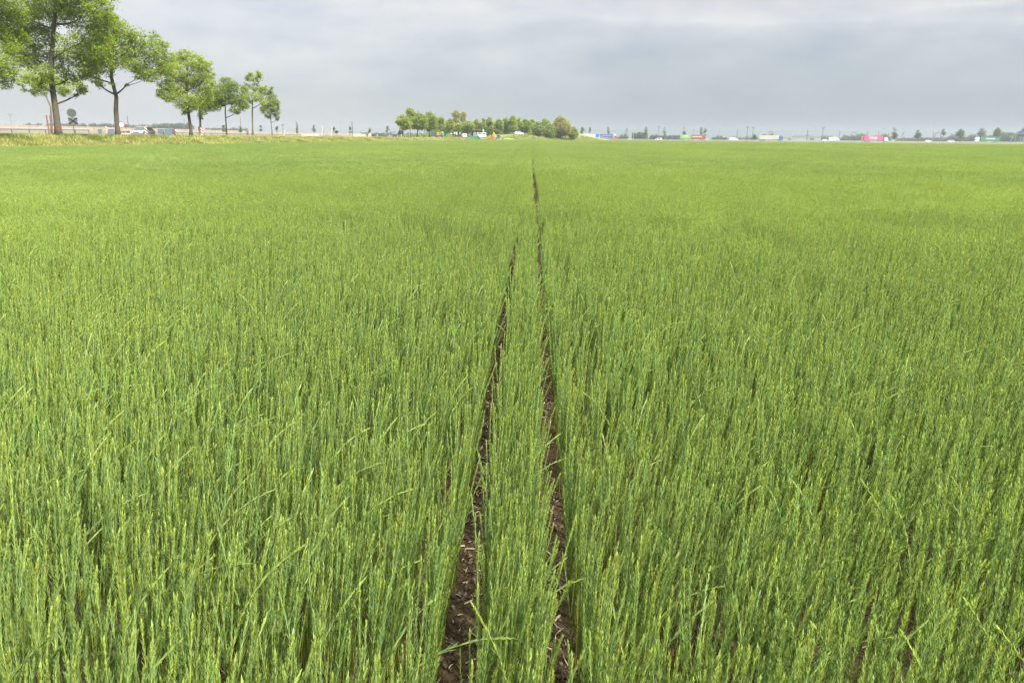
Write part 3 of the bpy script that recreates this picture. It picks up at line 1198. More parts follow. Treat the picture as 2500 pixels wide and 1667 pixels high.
def tree(name, label, cat, group, trunk, r0, lobes, leaf, ck, per, colr, seed, bark=None, sub=3, extra=None, shell=.35, spread=.30):
    """trunk: world points root to top; lobes: list of (centre, radius) that the limbs reach out to and that carry the leaf clumps"""
    g = np.random.default_rng(seed)
    trunk = [np.asarray(p, float) for p in trunk]
    base = trunk[0].copy()
    T = [p - base for p in trunk]
    root = empty(name, base, 0, label, cat, group)
    wood = MB()
    m = len(T)
    flare = [1.35, 1.0] if m > 3 else [1.1, 1.0]
    rad = [r0 * (1 - .62 * i / (m - 1)) * (flare[i] if i < 2 else 1) for i in range(m)]
    wood.tube(T, rad, 10)
    dens_T = np.concatenate([bez(T[i], (T[i] + T[i + 1]) / 2, T[i + 1], 8)[:-1] for i in range(m - 1)] + [[T[-1]]])
    dens_r = np.interp(np.linspace(0, m - 1, len(dens_T)), np.arange(m), rad)
    lob = [(np.asarray(c, float) - base, r) for c, r in lobes]
    P, C = [], []
    lo = len(dens_T) // 3
    NP, NR = [dens_T[lo:]], [dens_r[lo:]]
    for c, r in sorted(lob, key=lambda q: np.min(np.linalg.norm(dens_T[lo:] - q[0], axis=1))):
        XP, XR = np.concatenate(NP), np.concatenate(NR)
        dv = c - XP
        dist = np.linalg.norm(dv, axis=1)
        cost = dist + np.maximum(0, .35 * dist - dv[:, 2]) * 1.0 + np.where(XR < .03, .5, 0)
        j = int(np.argmin(cost))
        p0 = XP[j]
        rr = min(XR[j] * .66, .03 + dist[j] * .028)
        mid = p0 * .5 + c * .5 + np.array([0, 0, -.06 * dist[j]]) + g.normal(0, .10, 3) * r
        pts = bez(p0, mid, c, 7)
        pr = np.linspace(rr, max(rr * .45, .012), 7)
        NP.append(pts[2:])
        NR.append(pr[2:])
        wood.tube(pts, pr, 6, caps=False)
        for _ in range(sub):
            d = g.normal(0, 1, 3)
            d[2] = abs(d[2]) * .6
            d /= np.linalg.norm(d)
            s0 = pts[g.integers(3, 7)]
            e = c + d * r * .85
            wood.tube(bez(s0, (s0 + e) / 2 + g.normal(0, .1, 3) * r, e, 4), np.linspace(rr * .4, .008, 4), 4, caps=False)
        k = max(3, int(ck * r * r))
        dirs = g.normal(0, 1, (k, 3))
        dirs /= np.linalg.norm(dirs, axis=1)[:, None]
        cc = c + dirs * (r * (shell + (1 - shell) * g.random(k) ** .6))[:, None] * np.array([1, 1, .85])
        tone = g.normal(1, .11, k)
        warm = g.normal(0, .07, k)
        for q in range(k):
            nl = max(3, int(per * g.uniform(.6, 1.4)))
            cr = spread * r * g.uniform(.6, 1.2) + leaf * .4
            off = g.normal(0, .5, (nl, 3)) * cr
            off[:, 2] *= .55
            P.append(cc[q] + off)
            base_c = np.array(colr) * tone[q] * np.array([1 + warm[q], 1.0, 1 - warm[q]])
            C.append(base_c[None] * (1 + g.normal(0, .12, nl))[:, None])
    wood.build('trunk', bark or M_BARK, root, smooth=True)
    P = np.concatenate(P)
    C = np.clip(np.concatenate(C), .005, .6)
    me = raw_mesh('crown', *leaf_cloud(g, P, leaf, C)[:2], M_TREE, leaf_cloud_cols(C))
    link('crown', me, root, kind='stuff')
    return root


def leaf_cloud_cols(C):
    return np.repeat(C, 4, axis=0)


def pix_lobes(lst, d, seed, deep=1.2):
    g = np.random.default_rng(seed)
    out = []
    for px, py, r in lst:
        dd = g.uniform(-1, 1) * deep
        c = atz(px, py, d + dd)
        out.append((c, r * sz(d)))
    return out


def pix_trunk(lst, d, ground=True):
    pts = [atz(x, y, d) for x, y in lst]
    if ground:
        p = pts[0]
        z = terrain(p[0], p[1])
        if p[2] > z - .1:
            pts = [np.array([p[0], p[1], z - .15])] + pts[(1 if p[2] - z < .7 else 0):]
    return pts


ASH = (.180, .245, .030)
ASH_L = (.22, .285, .042)
ROWG = 'roadside trees in a row on the left'
hero = [
    ('big tree at the left picture edge with only hanging branches in view', 66, [(-75, 330), (-80, 200), (-70, 100), (-60, -40)], .40,
     [(-30, 20, 55), (0, 70, 45), (-10, 120, 50), (14, 165, 30), (-40, 180, 45), (12, 200, 18), (30, 25, 38), (35, 100, 35), (-60, 60, 60), (-5, -40, 60), (20, 185, 22)], ASH, .26, 2.2),
    ('largest full tree with thick leaning trunk standing left of the round grey sign', 75, [(143, 330), (141, 312), (134, 255), (124, 190), (128, 110), (135, 20), (130, -90)], .34,
     [(130, 20, 50), (62, 40, 42), (200, 40, 46), (118, 88, 30), (182, 110, 40), (232, 92, 38), (60, 108, 38), (240, 135, 30), (150, 150, 34), (110, 180, 28), (172, 190, 26), (198, 216, 14), (75, 150, 28), (140, -60, 70), (50, -50, 60),
      (225, -30, 55), (262, 55, 32), (25, 75, 36), (88, 12, 36), (170, 5, 40), (215, 130, 32), (202, 162, 24), (240, 20, 36), (250, 128, 26), (85, 70, 30), (95, 130, 30), (215, 170, 28), (40, 135, 24), (255, 100, 26), (188, 232, 9), (100, 210, 18)], ASH, .26, 2.6),
    ('small staked tree partly hidden behind the thickest trunk', 96, [(126, 318), (126, 300), (124, 262), (112, 235), (100, 210)], .15,
     [(70, 185, 24), (100, 212, 24), (150, 212, 24), (190, 205, 18), (55, 200, 14), (85, 225, 12), (160, 228, 12), (200, 225, 8), (120, 190, 24), (58, 222, 8)], ASH_L, .26, 1.6),
    ('tree with forked trunk and broad lopsided crown right of the round grey sign', 84, [(289, 331), (287, 318), (283, 270), (284, 238), (272, 190), (275, 120), (280, 60)], .29,
     [(265, 72, 34), (300, 84, 32), (330, 92, 26), (250, 112, 30), (290, 130, 34), (326, 150, 34), (366, 122, 28), (396, 112, 20), (380, 158, 34), (346, 176, 24), (404, 165, 24), (404, 205, 20), (222, 186, 22), (240, 205, 13), (226, 150, 30),
      (400, 236, 9), (262, 160, 28), (256, 46, 20), (378, 92, 16), (412, 140, 16), (312, 205, 6), (338, 188, 7), (365, 190, 8), (272, 205, 6), (320, 120, 26), (245, 80, 26), (372, 185, 18), (275, 42, 14)], ASH, .26, 2.0),
    ('tall rounded tree with full crown right of the parked silver car', 103, [(466, 330), (466, 318), (458, 262), (454, 215), (457, 178), (458, 155)], .23,
     [(455, 135, 18), (438, 150, 24), (480, 152, 22), (420, 172, 25), (470, 182, 30), (505, 162, 17), (512, 186, 16), (436, 205, 30), (490, 206, 28), (414, 232, 22), (450, 242, 28), (498, 236, 24), (392, 226, 13), (456, 264, 15), (475, 250, 18), (410, 160, 14), (452, 275, 8), (518, 205, 12)], ASH_L, .28, 1.8),
    ('dark leafy tree with red brown wrapped trunk behind the tall rounded tree', 126, [(489, 318), (489, 300), (487, 272), (490, 250), (495, 225)], .22,
     [(500, 252, 24), (525, 242, 24), (496, 272, 11), (515, 256, 18), (532, 264, 9), (480, 258, 16), (512, 225, 18), (490, 284, 8)], (.12, .17, .024), .30, 1.7),
    ('dark round topped tree with slim pale trunk, third from the right end of its row', 116, [(553, 330), (553, 320), (550, 275), (550, 240), (551, 220)], .13,
     [(552, 204, 18), (572, 212, 16), (536, 226, 22), (576, 240, 22), (592, 258, 15), (560, 246, 16), (526, 246, 15), (540, 252, 12), (582, 272, 10), (570, 267, 10), (594, 254, 10), (600, 262, 8), (555, 222, 18), (515, 252, 10)], (.125, .185, .026), .28, 1.6),
    ('airy pale green tree with see-through crown, second from the right end of its row', 128, [(617, 330), (617, 320), (616, 275), (617, 240), (621, 205)], .16,
     [(630, 190, 13), (612, 190, 12), (600, 212, 10), (622, 215, 13), (598, 230, 14), (626, 236, 15), (640, 224, 11), (606, 246, 10), (646, 214, 9), (592, 220, 9), (634, 178, 7), (612, 180, 6), (640, 250, 8)], ASH_L, .28, 1.4),
    ('small egg shaped tree at the right end of the roadside row', 141, [(664, 330), (664, 320), (661, 292), (659, 272), (660, 252)], .10,
     [(656, 225, 11), (665, 240, 14), (650, 252, 14), (674, 250, 11), (665, 262, 14), (646, 270, 11), (672, 275, 11), (656, 282, 9), (678, 286, 7), (640, 264, 8), (682, 266, 7), (664, 214, 6), (677, 292, 4)], (.155, .205, .036), .28, 1.4),
]
HERO = []
for q, (lab, d, tr, r0, lobes, c, lf, deep) in enumerate(hero):
    HERO.append(tree('roadside_tree', lab, 'tree', ROWG, pix_trunk(tr, d), r0, pix_lobes(lobes, d, 100 + q, deep), lf * .8, 44 if d < 90 else 46, 20, c, 200 + q, M_BARK if q in (0, 1, 3, 4) else M_BARKW))
# split timber stakes round the young tree, and the wrap on the other
st = HERO[2]
for dx in (-.22, .22):
    mb = MB()
    mb.box((dx, -.25, 1.35), (.13, .09, 2.9))
    mb.build('stake', M_WOOD, st)
mb = MB()
mb.tube([(0.0, 0, .2), (0, 0, 1.0), (-.05, 0, 1.9)], [.30, .27, .25], 10)
mb.build('trunk_wrap', mat('wrap', (.20, .085, .055), .9, var=.25, scale=5), HERO[5])


def auto_tree(name, label, group, d, x0, x1, ytop, ybot, tx, colr, seed, base_py=None, leaf=.34, n=9, r0=None, ck=13, per=9, cat='tree', shell=.35, shape=1.0):
    """a tree described by the frame of its crown in the photo; its foot is put on the terrain"""
    g = np.random.default_rng(seed)
    p = at(tx, d)
    z0 = terrain(p[0], p[1])
    foot = np.array([p[0], p[1], z0 - .1])
    w = (x1 - x0) / 2
    h = (ybot - ytop) / 2
    cx, cyy = (x0 + x1) / 2, (ytop + ybot) / 2
    lobes = []
    for k in range(n):
        r = min(w, h) * g.uniform(.42, .60)
        for _ in range(20):
            a, b = g.uniform(-1, 1), g.uniform(-1, 1)
            if a * a + b * b < 1:
                break
        wx = w * (1 - (.35 * max(0, -b) + .10 * max(0, b)) * shape)      # a bit narrower at the top
        px = cx + a * max(wx - r, w * .25)
        py = cyy + b * max(h - r, h * .3)
        c = atz(px, py, d + g.uniform(-1, 1) * w * sz(d) * .6)
        lobes.append((c, r * sz(d)))
    lobes.append((atz(cx, ytop + min(w, h) * .35, d), min(w, h) * .38 * sz(d)))
    top = atz(cx, ytop + h * .5, d)
    mid = atz((tx + cx) / 2, ybot - h * .2, d)
    rr = r0 or max(.06, w * sz(d) * .07)
    return tree(name, label, 'tree' if cat is None else cat, group, [foot, foot * .5 + mid * .5, mid, top], rr, lobes, leaf, ck, per, colr, seed, M_BARKW, sub=1, shell=shell)


GRV = 'trees along the overpass ramp in the centre'
G1c, G2c, G3c, OLV = (.195, .255, .040), (.165, .225, .034), (.22, .275, .048), (.235, .24, .075)
grove = [
    # d, x0, x1, ytop, ybot, trunk x, colour, n, label
    (250, 966, 1003, 281, 317, 983, G3c, 9, 'pale green tree at the left end of the central grove'),
    (300, 988, 1014, 264, 300, 1002, G3c, 8, 'taller pale tree rising behind the left end of the central grove'),
    (258, 999, 1043, 273, 322, 1018, G2c, 14, 'broadest dark round crown of the central grove'),
    (270, 1028, 1069, 273, 322, 1048, G2c, 12, 'dome shaped tree right beside the broadest crown of the grove'),
    (310, 1062, 1088, 286, 322, 1074, G1c, 8, 'tree above the orange and green lorry'),
    (320, 1086, 1111, 289, 326, 1098, G1c, 8, 'tree behind the first green and orange skip'),
    (325, 1106, 1130, 292, 326, 1118, G3c, 8, 'tree behind the small round road signs in the centre'),
    (420, 1102, 1124, 270, 305, 1113, OLV, 8, 'left one of two tall brownish trees rising behind the grove'),
    (425, 1122, 1140, 273, 305, 1131, OLV, 7, 'right one of two tall brownish trees rising behind the grove'),
    (325, 1127, 1156, 295, 327, 1142, G1c, 8, 'tree behind the white hatchback and dark car'),
    (330, 1154, 1174, 290, 326, 1164, G3c, 8, 'tree behind the green van'),
    (330, 1171, 1188, 289, 327, 1180, G1c, 7, 'tree behind the two white vans'),
    (335, 1185, 1204, 287, 327, 1194, G2c, 8, 'rounded tree just left of the yellow excavator boom'),
    (345, 1207, 1228, 290, 325, 1217, G3c, 8, 'tree just right of the gap above the excavator'),
    (350, 1223, 1246, 288, 324, 1234, G1c, 8, 'tree behind the person on the ramp'),
    (345, 1240, 1264, 282, 322, 1253, G3c, 9, 'highest pale crown along the ramp'),
    (352, 1257, 1276, 288, 320, 1264, G1c, 8, 'tree beside the white car on the ramp'),
    (362, 1271, 1295, 291, 318, 1275, G2c, 8, 'spreading tree on top of the ramp slope'),
    (385, 1291, 1308, 292, 324, 1299, G1c, 7, 'narrow tree on the ramp behind the slope bushes'),
    (345, 1299, 1328, 296, 335, 1312, G2c, 10, 'bushy tree low on the grass slope with a bare short trunk'),
    (400, 1316, 1342, 289, 314, 1328, G1c, 8, 'tree crown high behind the slope bushes'),
    (348, 1326, 1362, 301, 339, 1340, G2c, 12, 'wide dark bushy tree at the foot of the slope'),
    (352, 1344, 1392, 283, 340, 1368, OLV, 18, 'large brownish olive willow at the right end of the slope'),
    (356, 1386, 1412, 309, 340, 1398, G1c, 9, 'low green tree between the willow and the white lorry'),
]
for q, (d, x0, x1, yt, yb, tx, c, n, lab) in enumerate(grove):
    gx_ = (x1 - x0) * .10
    auto_tree('ramp_tree', lab, GRV, d, x0 - gx_, x1 + gx_, yt - 1, yb + 3, tx, c, 400 + q, n=n + 3, leaf=.5 if d < 300 else .58, ck=22, per=11, shape=.2)

HZT = 'slender young trees beside the far roads'
COLN = (.075, .115, .03)
young = [
    (210, 540, 552, 305, 326, 546, COLN, 'bushy young tree left of the airy roadside tree'),
    (240, 580, 592, 308, 326, 586, COLN, 'conical sapling between two roadside trunks'),
    (250, 632, 642, 306, 326, 637, (.12, .15, .06), 'very pale sapling left of the small egg shaped tree'),
    (260, 672, 681, 307, 326, 676, COLN, 'narrow sapling just right of the small egg shaped tree'),
    (260, 721, 731, 305, 327, 726, COLN, 'thin sapling in front of a lattice mast'),
    (255, 761, 772, 305, 327, 766, COLN, 'upright dark sapling left of the white trestle sign'),
    (250, 809, 820, 308, 325, 814, COLN, 'sapling directly right of the white trestle sign'),
    (252, 816, 828, 318, 328, 823, (.06, .09, .03), 'low bush at the foot of the white trestle sign'),
    (270, 849, 859, 308, 329, 854, COLN, 'sapling left of the dark pole'),
    (290, 898, 908, 312, 328, 903, COLN, 'small sapling above the person in white'),
    (290, 940, 952, 307, 330, 946, COLN, 'pointed sapling left of the dark roofed house'),
    (590, 1414, 1428, 309, 331, 1421, COLN, 'sapling behind the cab end of the white lorry'),
    (590, 1436, 1445, 310, 327, 1440, COLN, 'small oval sapling behind the white lorry trailer'),
    (590, 1480, 1490, 310, 329, 1485, COLN, 'sapling behind the navy blue lorry'),
    (600, 1525, 1534, 313, 340, 1529, (.10, .13, .045), 'pale slim tree right of the navy blue lorry'),
    (590, 1570, 1584, 309, 338, 1578, COLN, 'slender green tree left of the white and red car'),
    (590, 1617, 1629, 310, 338, 1624, (.11, .14, .05), 'pale forked tree right of the white and red car'),
    (580, 1665, 1676, 311, 332, 1670, COLN, 'upright tree behind the lime green container'),
    (580, 1706, 1718, 310, 333, 1712, COLN, 'left stem of the tree pair behind the red lorry'),
    (582, 1716, 1728, 312, 333, 1722, COLN, 'right stem of the tree pair behind the red lorry'),
    (560, 2174, 2195, 312, 344, 2185, (.06, .085, .03), 'dark irregular tree right of the pink container'),
    (560, 2228, 2254, 317, 340, 2240, (.065, .09, .03), 'spreading tree between the two white distant cars'),
    (560, 2297, 2310, 315, 335, 2302, (.06, .085, .03), 'thin bent tree right of the arched gantry'),
    (558, 2330, 2362, 315, 343, 2345, (.06, .085, .03), 'broad ragged dark tree left of the green container lorry'),
    (700, 2384, 2410, 312, 344, 2397, (.07, .065, .055), 'grey bare looking tree above the green container cab'),
    (556, 2422, 2450, 311, 342, 2436, (.085, .11, .035), 'olive green tree behind the green container'),
    (600, 2490, 2508, 312, 335, 2500, (.07, .09, .035), 'tree above the blue sign at the right edge'),
]
for q, (d, x0, x1, yt, yb, tx, c, lab) in enumerate(young):
    auto_tree('young_tree', lab, HZT, d, x0, x1, yt, yb, tx, c, 600 + q, n=7, leaf=.34 if d < 400 else .55, ck=26 if d < 400 else 11, per=10, shape=1.6)

# hazy hedges and woods at the back
def wood(name, label, d, spans, colr, seed, leaf=1.6):
    g = np.random.default_rng(seed)
    P, C = [], []
    for x0, x1, yt in spans:
        n = max(4, int((x1 - x0) / 2.2))
        for k in range(n):
            px = g.uniform(x0, x1)
            r = g.uniform(.45, .75) * max(4.0, 330 - yt if d > 5000 else 8) * sz(d)
            topz = atz(px, yt + g.uniform(0, 3), d)[2]
            p = at(px, d + g.uniform(-12, 12))
            for zc in np.arange(max(.6, topz - r), -.5, -r * .9):
                m = 30
                dirs = g.normal(0, 1, (m, 3))
                dirs /= np.linalg.norm(dirs, axis=1)[:, None]
                P.append(np.array([p[0], p[1], zc]) + dirs * r * g.uniform(.55, 1.05, (m, 1)))
                C.append(np.tile(np.array(colr) * g.normal(1, .15), (m, 1)))
    P = np.concatenate(P)
    P = P[P[:, 2] > -.4]
    C = np.clip(np.concatenate(C)[:len(P)], .01, 1)
    V, F, CC = leaf_cloud(g, P, leaf, C, aspect=.8)
    o = link(name, raw_mesh(name, V, F, M_TREE, CC), kind='stuff', label=label)
    return o


WD = (.05, .075, .035)
wood('distant_hedge', 'hazy low hedge behind the road left of the central grove', 700, [(640, 760, 325), (880, 1070, 324)], (.07, .09, .045), 7)
wood('distant_wood', 'long low wood on the horizon behind the beige wall', 900, [(60, 300, 301), (300, 470, 303), (380, 470, 300), (500, 600, 312)], WD, 1, 2.0)
wood('distant_hedge', 'hazy dark tree belt behind the lorries in the middle', 720, [(1500, 1520, 334), (1512, 1530, 329), (1544, 1578, 322), (1590, 1622, 329), (1600, 1664, 330), (1734, 1760, 334), (1744, 1756, 331), (1757, 1775, 334)], WD, 2)
wood('distant_hedge', 'hazy grey green tree belt behind the white trailer and box van', 900, [(1790, 1850, 334), (1820, 1845, 332), (1860, 1874, 327), (1878, 1889, 326), (1890, 2010, 333), (1940, 1990, 329), (2005, 2032, 331), (2040, 2080, 336)], (.07, .085, .06), 3)
wood('distant_hedge', 'hazy tree belt behind the pink container', 820, [(2060, 2112, 329), (2080, 2110, 326), (2124, 2172, 331), (2150, 2170, 326), (2190, 2260, 336), (2205, 2265, 335)], (.06, .08, .045), 4)
wood('distant_hedge', 'hazy tree belt behind the green container at the right', 760, [(2262, 2300, 334), (2296, 2316, 335), (2318, 2380, 334), (2318, 2345, 328), (2405, 2425, 330), (2440, 2500, 322), (2450, 2510, 335), (2364, 2384, 328)], (.06, .08, .045), 5)
for q, (px, w, yt, yb, lab, d) in enumerate([(1842, 12, 328, 343, 'round dark tree left of the beige trailer', 640), (1866, 14, 327, 337, 'dark round crown above the beige trailer', 640), (1884, 10, 326, 337, 'dark crown beside the small portal above the beige trailer', 640),
                                             (1562, 22, 321, 340, 'broad dark tree between saplings right of the navy lorry', 650), (978, 14, 317, 332, 'dark plum coloured round tree beside the slate roofed house', 330)]):
    auto_tree('round_tree', lab, 'dark round trees in the distance', d, px - w / 2, px + w / 2, yt, yb, px, (.05, .06, .045) if d < 400 else (.045, .065, .03), 800 + q, n=7, leaf=.7, ck=10, per=10, shape=.4)

wood('ramp_shrubs', 'dense green undergrowth beneath and behind the central grove', 372, [(975, 1062, 327), (1060, 1300, 306), (1085, 1330, 312), (1090, 1300, 299), (1185, 1300, 295)], (.15, .21, .036), 6, .8)

# verge grass on the bank: tufts scattered as one mass
def tuft(g, kind):
    k = 26
    P = g.normal(0, .14, (k, 3))
    P[:, 2] = 0
    h = g.uniform(.16, .36, k) * (1.35 if kind == 1 else 1)
    c0 = {0: np.array([.15, .185, .045]), 1: np.array([.27, .28, .10]), 2: np.array([.12, .165, .034]), 3: np.array([.24, .16, .06])}[kind]
    t = np.tile([0, 0, 1.0], (k, 1))
    C = c0[None] * (1 + g.normal(0, .16, k))[:, None]
    V, F, CC = blades(P, t, g.uniform(0, 6.3, k), np.abs(g.normal(.28, .18, k)), h, np.full(k, .022), C)
    return raw_mesh('verge_tuft', V, F, M_VERGE, CC)


gv = np.random.default_rng(31)
COL_V = proto_collection('verge_source', [tuft(gv, k) for k in (0, 0, 1, 1, 2, 2, 3)])
n = 34000
Y = 38 + 300 * gv.random(n) ** 1.5
off = gv.uniform(.2, 12.5, n)
X = edge_x(Y) - off
lat, d = lat_of(X, Y)
ok = np.abs(lat) < .74 * d + 4
X, Y, off = X[ok], Y[ok], off[ok]
Z = bank_z(off, Y)
dry = value_noise(X, Y, .35) + .8 * value_noise(X + 5, Y, 1.3) + (off < 4) * .25 - (off > 5) * .1
pick = np.where(dry > .35, gv.choice([2, 3, 2, 0, 6], len(X)), np.where(dry > -.2, gv.choice([0, 1, 2, 3, 4], len(X)), gv.choice([0, 1, 4, 5, 4], len(X))))
s = gv.uniform(.7, 1.3, len(X)) * np.where(off > 6.5, .8, 1.0)
scatter('verge_grass', np.column_stack([X, Y, Z]), np.column_stack([gv.normal(0, .1, len(X)), gv.normal(0, .1, len(X)), gv.uniform(0, 6.3, len(X))]), np.column_stack([s * 1.3, s * 1.3, s]), pick, COL_V,
        label='tall yellowing grass on the bank along the left of the field')
# grass on the ramp slope and beside the far edge of the crop
n = 26000
X = gv.uniform(-40, 60, n)
Y = gv.uniform(285, 420, n)
Z = ramp_z(X, Y)
dist = np.min(np.linalg.norm(np.stack([X, Y], -1)[:, None, :] - RP[None, :, :2], axis=2), axis=1)
ok = (Z > -.2) & (dist > 3.6) & ~in_field(X, Y, -.5)
X, Y, Z = X[ok], Y[ok], Z[ok]
s = gv.uniform(.8, 1.5, len(X))
scatter('slope_grass', np.column_stack([X, Y, Z]), np.column_stack([gv.normal(0, .1, len(X)), gv.normal(0, .1, len(X)), gv.uniform(0, 6.3, len(X))]), np.column_stack([s * 2.2, s * 2.2, s]), gv.choice([0, 1, 4, 0, 2], len(X)), COL_V,
        label='light green grass on the slope of the overpass ramp')

# ------------------------------------------------------------------ vehicles and people
def rot_z(a):
    return np.array([[math.cos(a), -math.sin(a), 0], [math.sin(a), math.cos(a), 0], [0, 0, 1]])


def wheel(name, parent, x, y, r, w):
    mb = MB()
    mb.tube([(x, y - w / 2, r), (x, y + w / 2, r)], r, 16)
    o = mb.build(name, M_DARK, parent)
    mb = MB()
    s = 1 if y > 0 else -1
    mb.disc((x, y + s * (w / 2 + .004), r), r * .62, (0, 1, 0), .03, 14)
    mb.build('rim', M_GALV, o)
    return o


def car(label, cat, group, loc, heading, paint, L=4.3, W=1.76, H=1.5, kind='hatch', plate=None, name='parked_car'):
    """front towards local +x"""
    root = empty(name, loc, heading, label, cat, group)
    h = L / 2
    if kind == 'van':
        prof = [(-h, .30), (-h, H * .92), (-h + .12, H), (h * .42, H), (h * .66, H * .62), (h * .98, H * .50), (h, .45), (h, .28)]
        tp = [1, .93, .88, .88, .95, .96, 1, 1]
        g0, g1, gt0, gt1 = h * .10, h * .60, h * .14, h * .43
    else:
        prof = [(-h, .32), (-h + .02, H * .60), (-h + .28, H * .66), (-h + .62, H * .97), (-h + 1.3, H), (h * .12, H * .985), (h * .50, H * .66), (h * .93, H * .52), (h, .46 * H), (h, .26), (h - .15, .20), (-h + .15, .20)]
        tp = [.96, .97, .96, .78, .76, .78, .96, .92, .90, .90, .96, .96]
        g0, g1, gt0, gt1 = -h + .45, h * .42, -h + .78, h * .08
    mb = MB()
    mb.prism(prof, -W / 2, W / 2, tp)
    b = mb.build('body', paint, root)
    bv = b.modifiers.new('bevel', 'BEVEL')
    bv.width, bv.segments, bv.limit_method, bv.angle_limit = .05, 2, 'ANGLE', math.radians(25)
    zb, zt = H * .66, H * .93
    # glazing set a few millimetres proud of the body
    def yy(z):
        k = (.97 - (.97 - (.88 if kind == 'van' else .77)) * np.clip((z - H * .64) / (H * .34), 0, 1))
        return W / 2 * k + .012
    for s in (-1, 1):
        mb = MB()
        mb.add([(g0, s * yy(zb), zb), (g1, s * yy(zb), zb), (gt1, s * yy(zt), zt), (gt0, s * yy(zt), zt)], [(0, 1, 2, 3)])
        mb.build('side_window', M_GLASS, root)
    mb = MB()
    if kind == 'van':
        a, c = (h * .66, H * .62), (h * .42, H)
    else:
        a, c = (h * .50, H * .66), (h * .12, H * .985)
    n = np.array([c[1] - a[1], 0, -(c[0] - a[0])])
    n /= np.linalg.norm(n)
    pa, pc = np.array([a[0], 0, a[1]]) + n * .014, np.array([c[0], 0, c[1]]) + n * .014
    q0, q1 = pa * .93 + pc * .07, pa * .08 + pc * .92
    mb.add([(q0[0], -W * .44, q0[2]), (q0[0], W * .44, q0[2]), (q1[0], W * .36, q1[2]), (q1[0], -W * .36, q1[2])], [(0, 1, 2, 3)])
    mb.build('windscreen', M_GLASS, root)
    mb = MB()
    zr = H * .70
    mb.box((-h - .006 if kind == 'van' else -h + .30, 0, H * .79), (.02, W * .66, H * .22), None if kind == 'van' else np.array(Matrix.Rotation(math.radians(-38), 3, 'Y')).T)
    mb.build('rear_window', M_GLASS, root)
    for s in (-1, 1):
        mb = MB()
        mb.box((h - .06, s * W * .36, H * .47), (.16, W * .20, .14), taper=(.9, .8))
        mb.build('headlight', M_WHITE, root)
        mb = MB()
        mb.box((-h + .02, s * W * .42, H * .58), (.08, .16, .22))
        mb.build('tail_light', M_RED, root)
        mb = MB()
        mb.box((g1 - .12, s * (W / 2 + .10), H * .66), (.12, .20, .14))
        mb.build('wing_mirror', paint, root)
    mb = MB()
    mb.box((h - .01, 0, .34), (.05, W * .62, .12))
    mb.build('bumper_grille', M_BLACK, root)
    mb = MB()
    mb.box((h - .02, 0, H * .475), (.05, W * .48, .06))
    mb.build('radiator_grille', M_BLACK, root)
    if plate:
        mb = MB()
        mb.box((h + .03, 0, .41), (.02, .52, .13))
        mb.build('number_plate', plate, root)
    for x in (-h * .62, h * .62):
        for s in (-1, 1):
            wheel('wheel', root, x, s * (W / 2 - .10), .32, .22)
    return root


def text_mesh(s, size, thick=.01):
    cu = bpy.data.curves.new('lettering', 'FONT')
    cu.body = s
    cu.size = size
    cu.extrude = thick
    cu.align_x = 'CENTER'
    cu.align_y = 'CENTER'
    cu.resolution_u = 2
    o = bpy.data.objects.new('lettering_source', cu)
    col.objects.link(o)
    dg = bpy.context.evaluated_depsgraph_get()
    me = bpy.data.meshes.new_from_object(o.evaluated_get(dg))
    bpy.data.objects.remove(o)
    return me


def lettering(parent, s, size, xyz, face, m, sx=1.0, name='lettering'):
    """text on a side wall; face -1: reads from local -y, +1: from local +y"""
    me = text_mesh(s, size)
    me.materials.clear()
    me.materials.append(m)
    o = link(name, me, parent)
    o.location = xyz
    o.rotation_euler = (math.pi / 2, 0, 0 if face < 0 else math.pi)
    o.scale = (sx, 1, 1)
    return o


